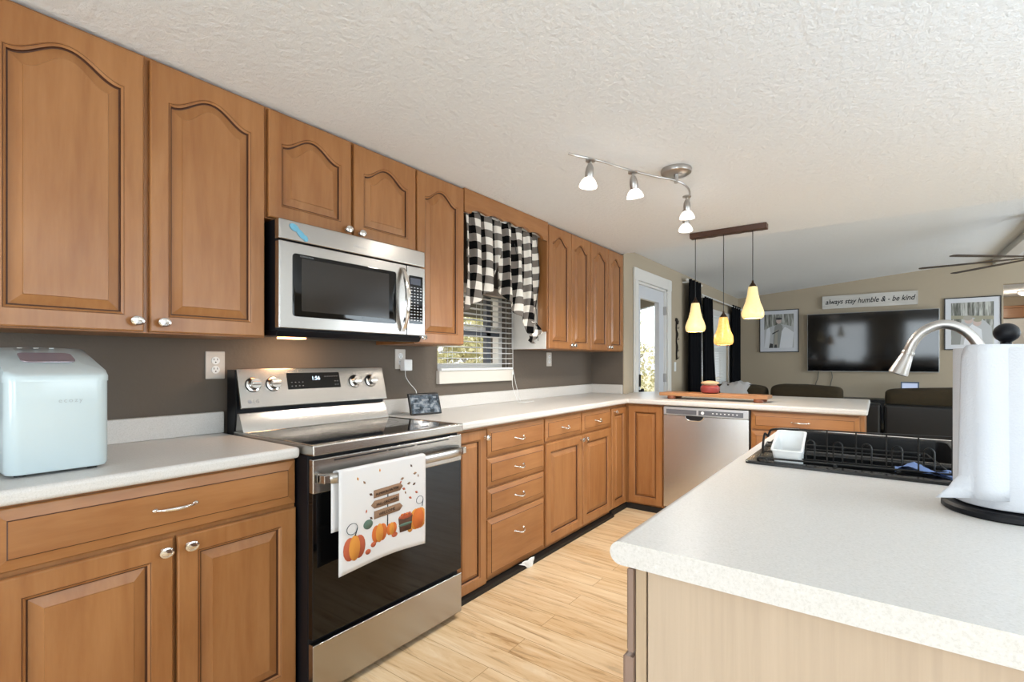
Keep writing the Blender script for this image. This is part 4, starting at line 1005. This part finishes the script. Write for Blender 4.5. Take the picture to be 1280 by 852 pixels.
# ------------------------------------------------------------------ living room
# television
tv = thing('television', 'large wall-mounted flat television', 'television', (-.12, YT, 1.06))
SILV = mat('silver_bezel', '9a9a98', rough=.3, metal=.8)
TM = Matrix.Translation((0, YT-.05, 1.06)) @ Matrix.Rotation(math.radians(1.6), 4, 'X')
mb = MB(); mb.box(-.945, -.012, 0, .708, .02, .935, 0, TM); mb.build('bezel', SILV, tv, bevel=.004)
mb = MB(); mb.box(-.937, -.0145, .012, .700, -.011, .928, 0, TM); mb.build('screen', mat('tv_screen', '020203', rough=.07, spec=.45, coat=0), tv)
mb = MB(); mb.box(-.4, YT-.03, 1.3, .2, YT-.001, 1.7); mb.build('wall_mount', BLKP, tv)
for i, pts in enumerate(([(-.79, YT-.02, 1.07), (-.80, YT-.02, .95), (-.83, YT-.02, .85), (-.82, YT-.02, .67)], [(-.62, YT-.02, 1.07), (-.60, YT-.02, .98), (-.62, YT-.02, .88), (-.66, YT-.02, .67)])):
    cable('television_cable', ['thin grey cable hanging below the television, nearer the curtains', 'thin grey cable hanging below the television, nearer its middle'][i], pts, .006, mat('cable_grey', '6d6a62', rough=.6))
md_ = thing('media_console', 'low black media console under the television', 'console', (.1, YT-.22, 0))
mb = MB(); mb.box(-1.1, YT-.43, .05, 1.15, YT-.005, .66); mb.build('cabinet_body', BLKP, md_, bevel=.008)
for x0 in (-1.08, -.34, .40): MB().box(x0, YT-.445, .08, x0+.72, YT-.43, .62).build('door', BLKP, md_, bevel=.004)
mb = MB(); mb.box(-1.05, YT-.40, 0, 1.10, YT-.05, .05); mb.build('plinth', BLKP, md_)
df = thing('digital_frame', 'small lit digital frame standing on the media console', 'digital frame', (.36, YT-.25, .66))
mb = MB(); mb.box(.26, YT-.27, .661, .47, YT-.245, .925); mb.build('frame', mat('slate_frame', '4f5d70', rough=.4), df, bevel=.004)
mb = MB(); mb.box(.275, YT-.273, .675, .452, YT-.2695, .905); sc = mb.build('screen', mat('blue_white_glow', '222', emit='c3d2f0', estr=.9) if False else mat('blue_white_glow', '222222', emit='c3d2f0', estr=.9), df)
# wooden sign
sg = thing('wall_sign', 'long whitewashed wooden sign with black script above the television', 'sign', (-.1, YT, 2.2))
SW = wood('whitewashed_wood', 'b9b5ae', 'cfccc7', 'dad8d4', (1, 14, 14), rough=.8, coat=0)
mb = MB(); mb.box(-.735, YT-.045, 2.075, .465, YT-.002, 2.275); bd = mb.build('board', SW, sg, bevel=.003)
mb = MB()
for z0_, z1_ in ((2.073, 2.083), (2.267, 2.277)): mb.box(-.737, YT-.050, z0_, .467, YT-.045, z1_)
mb.box(-.737, YT-.05, 2.075, -.727, YT-.045, 2.275); mb.box(.457, YT-.05, 2.075, .467, YT-.045, 2.275); mb.build('border', SW, sg)
text_mb('always stay humble & - be kind', .090, lambda u, v, w: (-.135 + u, YT-.0462, 2.178 + v*1.25), shear=.30, off=.0012).build('lettering', mat('black_script', '15151a', rough=.8), sg, smooth=False, recalc=False)
# framed photographs
def picture(x0, x1, z0, z1, label, draw):
    t = thing('framed_photograph', label, 'picture', ((x0+x1)/2, YT, z0), 'framed photographs beside the television')
    mb = MB(); 
    P = lambda a, b, c, d, y: [(a, y, c), (b, y, c), (b, y, d), (a, y, d)]
    mb.loops([P(x0, x1, z0, z1, YT-.002), P(x0, x1, z0, z1, YT-.028), P(x0+.012, x1-.012, z0+.012, z1-.012, YT-.028), P(x0+.012, x1-.012, z0+.012, z1-.012, YT-.018)], cap1=False)
    mb.build('frame', BLKP, t)
    MB().box(x0+.01, YT-.020, z0+.01, x1-.01, YT-.016, z1-.01).build('mat_board', mat('mat_white', 'd4d6dc', rough=.7), t)
    m_ = .075
    mb = MB(); u0, u1, v0, v1 = x0+m_, x1-m_, z0+m_, z1-m_
    def q(poly, mi, k): mb.add([(u0 + (u1-u0)*a, YT-.0205-.0006*k, v0 + (v1-v0)*b) for a, b in poly], [tuple(range(len(poly)))], mi)
    draw(q); mb.build('photograph', PMAT, t, recalc=False)
    MB().box(x0+.012, YT-.0265, z0+.012, x1-.012, YT-.0255, z1-.012).build('glazing', GLASS, t)
PG = []
for h in ('8e8f8c', 'b9bbbd', 'dfe1e6', '6c6d6e', '3b3a3c', 'a59f94', 'c7b3ab', '9c9884'):
    PG.append(mat('photo_' + h, h, rough=.4))
_m = mat('photo_trees', '8c8d88', rough=.4); setcol(_m, ramp(_m, noise(_m, texmap(_m, (14, 1, 1.2)), 3, 4), [(.35, '55564f'), (.5, '8f908a'), (.62, 'c4c5c0')])); PG.append(_m)
PMAT = PG
def elp(cx, cy, rx_, ry, n=18): return [(cx + rx_*math.cos(2*PI*k/n), cy + ry*math.sin(2*PI*k/n)) for k in range(n)]
def draw1(q):
    q([(0,0),(1,0),(1,1),(0,1)], 8, 0); q([(0,.0),(1,0),(1,.62),(.6,.7),(.3,.66),(0,.55)], 1, 1)
    q([(.30,.0),(.62,.0),(.66,.35),(.62,.66),(.50,.74),(.36,.64),(.32,.35)], 0, 2); q([(.34,.05),(.46,.05),(.45,.55),(.38,.5)], 5, 3)
    q(elp(.50, .80, .09, .085), 6, 3); q(elp(.50, .865, .11, .035), 4, 4)
    q([(.52,.0),(.95,.0),(1,.45),(.85,.55),(.70,.62),(.60,.5)], 2, 3); q([(0,.0),(.16,.0),(.22,.45),(.18,.62),(.08,.55)], 2, 3)
    q([(.16,.0),(.30,.0),(.30,.12),(.2,.14)], 4, 4); q([(.34,.0),(.44,.0),(.43,.10),(.36,.1)], 4, 4); q([(.28,.40),(.5,.50),(.5,.53),(.28,.44)], 4, 5)
def draw2(q):
    q([(0,0),(1,0),(1,1),(0,1)], 8, 0); q([(0,.70),(1,.66),(1,.58),(0,.62)], 7, 1)
    q([(.05,.0),(.98,.0),(.95,.40),(.80,.55),(.60,.62),(.40,.66),(.2,.5)], 1, 2); q(elp(.42, .58, .10, .09), 6, 3); q(elp(.62, .52, .10, .09), 6, 3)
    q(elp(.40, .63, .11, .06), 5, 4); q(elp(.63, .58, .10, .05), 7, 4); q([(.30,.0),(.75,.0),(.72,.35),(.5,.48),(.36,.35)], 2, 4); q([(0,.0),(.22,.0),(.26,.35),(.05,.45)], 0, 5)
picture(-1.668, -1.070, 1.380, 2.105, 'black framed portrait photograph between the curtains and the television', draw1)
picture(.762, 1.357, 1.388, 2.135, 'black framed couple photograph just past the television, behind the faucet', draw2)

# sofa: black frame seen from behind with olive cushions
sf = thing('sofa', 'long black leather sofa with olive brown back cushions facing the television', 'sofa', (-.3, 6.7, 0))
mb = MB(); mb.box(-1.72, 6.12, .06, .02, 6.34, .80); mb.box(.04, 6.12, .06, 1.15, 6.34, .80); mb.build('back', LEATH, sf, bevel=.03, seg=4)
mb = MB(); mb.box(-1.70, 6.34, .06, 1.13, 7.1, .42); mb.build('base', LEATH, sf, bevel=.03, seg=3)
for x in (-1.82, 1.15): MB().box(x, 6.14, .06, x+.18, 7.1, .62).build('arm', LEATH, sf, bevel=.04, seg=4)
def pillow(x0, x1, y0, y1, z0, z1, seed, m=OLIVE, n=16):
    mb = MB(); cx_, cy_, cz_ = (x0+x1)/2, (y0+y1)/2, (z0+z1)/2; a, b, c = (x1-x0)/2, (y1-y0)/2, (z1-z0)/2
    L = []
    for i in range(n+1):
        th = PI*i/n; l = []
        for k in range(24):
            ph = 2*PI*k/24
            se = lambda v, e: math.copysign(abs(v)**e, v)
            x = cx_ + a*se(math.cos(th), .32); y = cy_ + b*se(math.sin(th), .45)*se(math.cos(ph), .55); z = cz_ + c*se(math.sin(th), .4)*se(math.sin(ph), .5)
            l.append((x, y, z + .008*math.sin(x*9+seed)))
        L.append(l)
    mb.loops(L); return mb.build('back_cushion', m, sf, angle=80)
pillow(-1.70, -1.02, 6.16, 6.42, .74, .955, 1); pillow(-.985, -.30, 6.16, 6.42, .74, .968, 2); pillow(.05, 1.10, 6.16, 6.42, .74, .965, 3)
for x0, x1 in ((-1.64, -.83), (-.82, -.02), (.0, 1.12)): MB().box(x0, 6.40, .40, x1, 7.08, .52).build('seat_cushion', OLIVE, sf, bevel=.04, seg=4)
mb = MB(); 
for x in (-1.75, -.3, 1.2):
    for y in (6.2, 7.0): mb.box(x, y, 0, x+.05, y+.05, .06)
mb.build('leg', BLKP, sf)
# crumpled throw on the sofa back
def throw(name, label, x0, x1, zt, m, seed, y0=6.10, y1=6.47, drop=.12, hump=.035):
    mb = MB(); NX, NS = 22, 18; random.seed(seed)
    for i in range(NX+1):
        x = x0 + (x1-x0)*i/NX
        for j in range(NS+1):
            s = j/NS; a = PI*s
            y = (y0+y1)/2 - (y1-y0)/2*math.cos(a); z = zt + (hump*math.sin(i*.35+seed) + hump*.5*math.sin(i*1.1))*math.sin(a) - (drop*(abs(math.cos(a))**3))
            mb.v.append((x + .012*math.sin(j*1.3), y, z + .006*math.sin(j*2+i)))
    n = NS+1
    for i in range(NX):
        for j in range(NS): mb.f.append((i*n+j, i*n+j+1, (i+1)*n+j+1, (i+1)*n+j)); mb.m.append(0)
    o = mb.build(name, m, None, recalc=False); so = o.modifiers.new('s', 'SOLIDIFY'); so.thickness = .01
    return tag(o, label, 'blanket')
throw('throw_blanket', 'crumpled pale throw over the sofa back near the curtains', -1.50, -1.20, .965, mat('pale_fleece', 'c3c2c4', rough=.95, spec=.1), 3, hump=.012)
# curtains, rods, blinds in the living room
lb = thing('window_blind', 'white closed blind behind the black living room curtains', 'blind', (XL, 7.8, .9))
for k in range(42):
    z = .885 + k*.0245; mb = MB(); mb.loops([[(XL-.018, y, z-.011), (XL-.004, y, z+.010), (XL-.002, y, z+.010), (XL-.016, y, z-.012)] for y in (6.96, 8.69)]); mb.build('slat', WHT, lb)
MB().box(XL-.03, 6.95, 1.895, XL+.012, 8.70, 1.93).build('headrail', WHT, lb)
struct(MB().box(XL, 6.80, 1.93, XL+.02, 8.85, 2.01), 'trim_5', TRIMW); struct(MB().box(XL, 6.80, .78, XL+.03, 8.85, .86), 'trim_6', TRIMW)
struct(MB().box(XL, 6.80, .86, XL+.02, 6.90, 1.93), 'trim_7', TRIMW); struct(MB().box(XL, 8.75, .86, XL+.02, 8.85, 1.93), 'trim_8', TRIMW)
def drape(label, y0, y1, y0b, y1b, zt, zb, x, nf):
    NU, NV = 50, 16; mb = MB()
    for i in range(NU+1):
        s = i/NU
        for j in range(NV+1):
            t = j/NV; a = y0 + (y0b-y0)*t**1.5; b = y1 + (y1b-y1)*t**1.5
            mb.v.append((x + (.030 + .012*t)*math.sin(s*nf*2*PI + .6*t), a + (b-a)*s, zt + (zb-zt)*t))
    n = NV+1
    for i in range(NU):
        for j in range(NV): mb.f.append((i*n+j, i*n+j+1, (i+1)*n+j+1, (i+1)*n+j)); mb.m.append(0)
    o = mb.build('drape', CURT, None, recalc=False); o.name = 'curtain'; so = o.modifiers.new('s', 'SOLIDIFY'); so.thickness = .003
    return tag(o, label, 'curtain', 'black living room curtains')
drape('black floor-length curtain nearest the exterior door', 6.36, 6.88, 6.36, 6.84, 2.27, .03, XL+.09, 4)
drape('black curtain between door-side curtain and the bare blind', 7.08, 7.52, 7.10, 7.86, 2.125, .03, XL+.07, 4)
drape('black curtain in the corner beside the television wall', 8.72, 9.33, 8.62, 9.30, 2.16, .03, XL+.07, 4)
for lbl, ya_, yb_, z in (('white curtain rod above the two far black curtains', 7.0, 9.40, 2.135), ('short white curtain rod above the black curtain nearest the exterior door', 6.33, 6.95, 2.255)):
    r_ = thing('curtain_rod', lbl, 'curtain rod', (XL+.06, ya_, z))
    MB().tube([(XL+.075, ya_, z), (XL+.075, yb_, z)], .011, 12).build('rod', TRIMW, r_)
    for y in (ya_+.05, yb_-.06): MB().box(XL+.001, y-.012, z-.03, XL+.085, y+.012, z-.011).build('bracket', TRIMW, r_, bevel=.003)
    for y in (ya_, yb_): MB().lathe([(0.0, -.02), (.012, -.016), (.018, 0), (.012, .016), (0, .02)], (XL+.075, y, z), '-y', 14).build('finial', TRIMW, r_)
# iron wall hanging and light switch by the door
IR = mat('wrought_iron', '2a2420', rough=.5, metal=.5)
wh = thing('key_hanger', 'dark scrolled iron hanging beside the exterior door', 'wall decoration', (XL, 6.12, 1.5))
mb = MB(); y = 6.13; X0 = XL+.012
mb.tube(spline([(X0, y-.045, 1.72), (X0, y-.03, 1.755), (X0, y-.01, 1.70), (X0, y+.01, 1.75), (X0, y+.03, 1.69), (X0, y+.045, 1.73)], 6), .009, 6)
mb.tube(spline([(X0, y, 1.72), (X0, y-.02, 1.62), (X0, y+.03, 1.56), (X0, y-.02, 1.48), (X0, y+.025, 1.40), (X0, y-.01, 1.32), (X0, y+.01, 1.25)], 8), .008, 6)
mb.build('scroll', IR, wh)
mb = MB(); mb.box(XL+.001, y-.012, 1.24, XL+.008, y+.012, 1.74); mb.build('back_bar', IR, wh)
for z in (1.64, 1.50, 1.36, 1.27): MB().tube([(XL+.009, y, z), (XL+.03, y+.01, z-.01), (XL+.034, y+.01, z+.012)], .004, 6).build('hook', IR, wh)
ls = thing('light_switch', 'white rocker light switch below the iron hanging', 'light switch', (XL, 6.09, 1.16))
MB().box(XL+.0005, 6.05, 1.10, XL+.006, 6.12, 1.215).build('cover_plate', WHT, ls, bevel=.002); MB().box(XL+.006, 6.07, 1.125, XL+.011, 6.10, 1.19).build('rocker', WHT, ls, bevel=.002)

# ceiling fan at the right edge
fx_, fy_, fz_ = 1.24, 6.75, 2.215
fn = thing('ceiling_fan', 'bronze ceiling fan with eight slim dark blades under the ridge beam', 'ceiling fan', (fx_, fy_, fz_))
FB = mat('fan_blade_dark', '4a4038', rough=.5)
MB().lathe([(0, -.045), (.06, -.045), (.10, -.03), (.12, .0), (.115, .05), (.07, .09), (.02, .10), (0, .10)], (fx_, fy_, fz_), 'z', 32).build('motor_housing', BRONZE, fn)
MB().tube([(fx_, fy_, fz_+.09), (fx_, fy_, 2.56)], .014, 12).build('downrod', BRONZE, fn)
MB().lathe([(0, -.05), (.03, -.05), (.065, -.02), (.07, .0), (0, .0)], (fx_, fy_, 2.554), 'z', 24).build('canopy', BRONZE, fn)
for k in range(8):
    a = math.radians(93 + 45*k); Mx = Matrix.Translation((fx_, fy_, fz_)) @ Matrix.Rotation(a + math.radians(36.64), 4, 'Z') @ Matrix.Rotation(math.radians(3), 4, 'X')
    mb = MB(); mb.loops([[Mx @ Vector(p) for p in ((.10, -.015, z), (.30, -.03, z), (.88, -.038, z), (.90, -.02, z), (.90, .02, z), (.87, .036, z), (.30, .028, z), (.10, .015, z))] for z in (-.0025, .0025)]); mb.build('blade', FB, fn)
MB().lathe([(0, -.075), (.05, -.072), (.085, -.06), (.09, -.045), (0, -.045)], (fx_, fy_, fz_), 'z', 24).build('lamp_shade', mat('opal_glass', 'ffffff', rough=.4, emit='fff2dd', estr=1.6), fn)
# hall ceiling dome
hl = thing('dome_light', 'small round ceiling light in the room beyond the opening', 'ceiling light', (1.75, 11.2, 2.34))
MB().lathe([(0, 0), (.14, 0), (.14, -.02), (0, -.02)], (1.90, 11.1, 2.339), 'z', 28).build('base', NICKEL, hl)
MB().lathe([(.12, 0), (.12, -.02), (.08, -.05), (0, -.06)], (1.90, 11.1, 2.319), 'z', 28, cap1=False).build('lamp_shade', mat('warm_dome', 'ffffff', rough=.4, emit='ffe6c0', estr=2.5), hl)
l = bpy.data.lights.new('hall_light', 'POINT'); l.energy = 9; l.color = (1, .88, .72); l.shadow_soft_size = .12
lo = bpy.data.objects.new('hall_light', l); C.objects.link(lo); lo.location = (1.78, 11.1, 2.12)

# ------------------------------------------------------------------ outdoors seen through glass
GR = mat('dry_grass_ground', 'b9a988', rough=.95); setcol(GR, ramp(GR, noise(GR, texmap(GR, (1,1,1)), 3, 6), [(.35, '8c8060'), (.55, 'b9ab86'), (.7, 'd6cab0')]))
mb = MB(); mb.box(-60, -40, -.35, -2.46, 50, -.25); struct(mb, 'ground_outside', GR)
dk = thing('porch', 'weathered covered porch outside the door', 'porch', (-4, 5, -.2))
GW = mat('weathered_grey_wood', '8a857c', rough=.85)
MB().box(-4.6, 1.0, -.25, -2.46, 8.5, -.06).build('deck', GW, dk)
for y in (1.1, 3.6, 5.6, 8.3): MB().box(-4.55, y-.06, -.06, -4.43, y+.06, 1.93).build('post', mat('dark_post', '4a443e', rough=.8), dk)
MB().prism([(-4.75, 1.86), (-2.46, 2.36), (-2.46, 2.44), (-4.75, 1.96)], lambda u, v: (u, .9, v), lambda u, v: (u, 8.5, v)).build('roof', mat('porch_ceiling', '6b6861', rough=.85), dk)
mb = MB(); mb.box(-4.54, 1.1, .80, -4.46, 8.3, .86); mb.box(-4.54, 1.1, .02, -4.46, 8.3, .08)
for k in range(60): mb.box(-4.52, 1.15+k*.12, .08, -4.49, 1.19+k*.12, .80)
mb.build('railing', GW, dk)
FOL = mat('yellow_green_leaves', 'a39a55', rough=.8); setcol(FOL, ramp(FOL, noise(FOL, texmap(FOL, (1,1,1)), 5, 4), [(.35, '7c8050'), (.5, 'b5ad78'), (.68, 'ddd4ac')]))
BK = mat('tree_bark', '4b4036', rough=.9)
def shrub(name, label, cx_, cy_, zb_, r, h, n, trunk=False, seed=1):
    rnd = random.Random(seed); t = thing(name, label, 'tree' if trunk else 'shrub', (cx_, cy_, -.25), 'yellowing trees and shrubs outside')
    mb = MB()
    for i in range(n):
        a = rnd.uniform(0, 2*PI); q_ = rnd.random()**.5; zz = rnd.random()
        rad = r*math.sqrt(max(.05, 1-(2*zz-1)**2))*q_
        c = Vector((cx_ + rad*math.cos(a), cy_ + rad*math.sin(a), zb_ + h*zz)); s = rnd.uniform(.05, .11)
        d1 = Vector((rnd.uniform(-1,1), rnd.uniform(-1,1), rnd.uniform(-1,1))).normalized()*s; d2 = d1.cross(Vector((rnd.uniform(-1,1), rnd.uniform(-1,1), rnd.uniform(-1,1)))).normalized()*s*.6
        mb.add([c-d1, c+d2, c+d1, c-d2], [(0,1,2,3)])
    mb.build('foliage', FOL, t, smooth=False, recalc=False)
    mb = MB()
    for k in range(7):
        a = rnd.uniform(0, 2*PI); e = Vector((cx_ + r*.7*math.cos(a), cy_ + r*.7*math.sin(a), zb_ + h*rnd.uniform(.4, .95)))
        mb.tube(spline([(cx_, cy_, -.25), (cx_+.05*math.cos(a), cy_, zb_*.6), tuple(e)], 4), [.07*(1-.1*i) for i in range(9)], 6)
    mb.build('branches', BK, t)
shrub('shrub', 'bushy yellow-green shrub outside the sink window', -7.2, 7.6, -.2, 1.7, 2.6, 2600, seed=2)
shrub('shrub', 'second loose shrub further along the yard past the window', -8.5, 11.0, -.2, 1.8, 2.7, 2400, seed=3)
shrub('shrub', 'dry shrub seen through the exterior door glass', -8.0, 16.5, -.2, 2.2, 2.4, 2600, seed=4)
shrub('tree', 'tall bare-limbed tree behind the yard shrubs', -12, 13.5, 1.6, 3.2, 4.4, 2600, True, 5)
shrub('tree', 'tall tree at the far corner of the yard beyond the door', -13, 24, 1.6, 3.6, 4.6, 2600, True, 6)
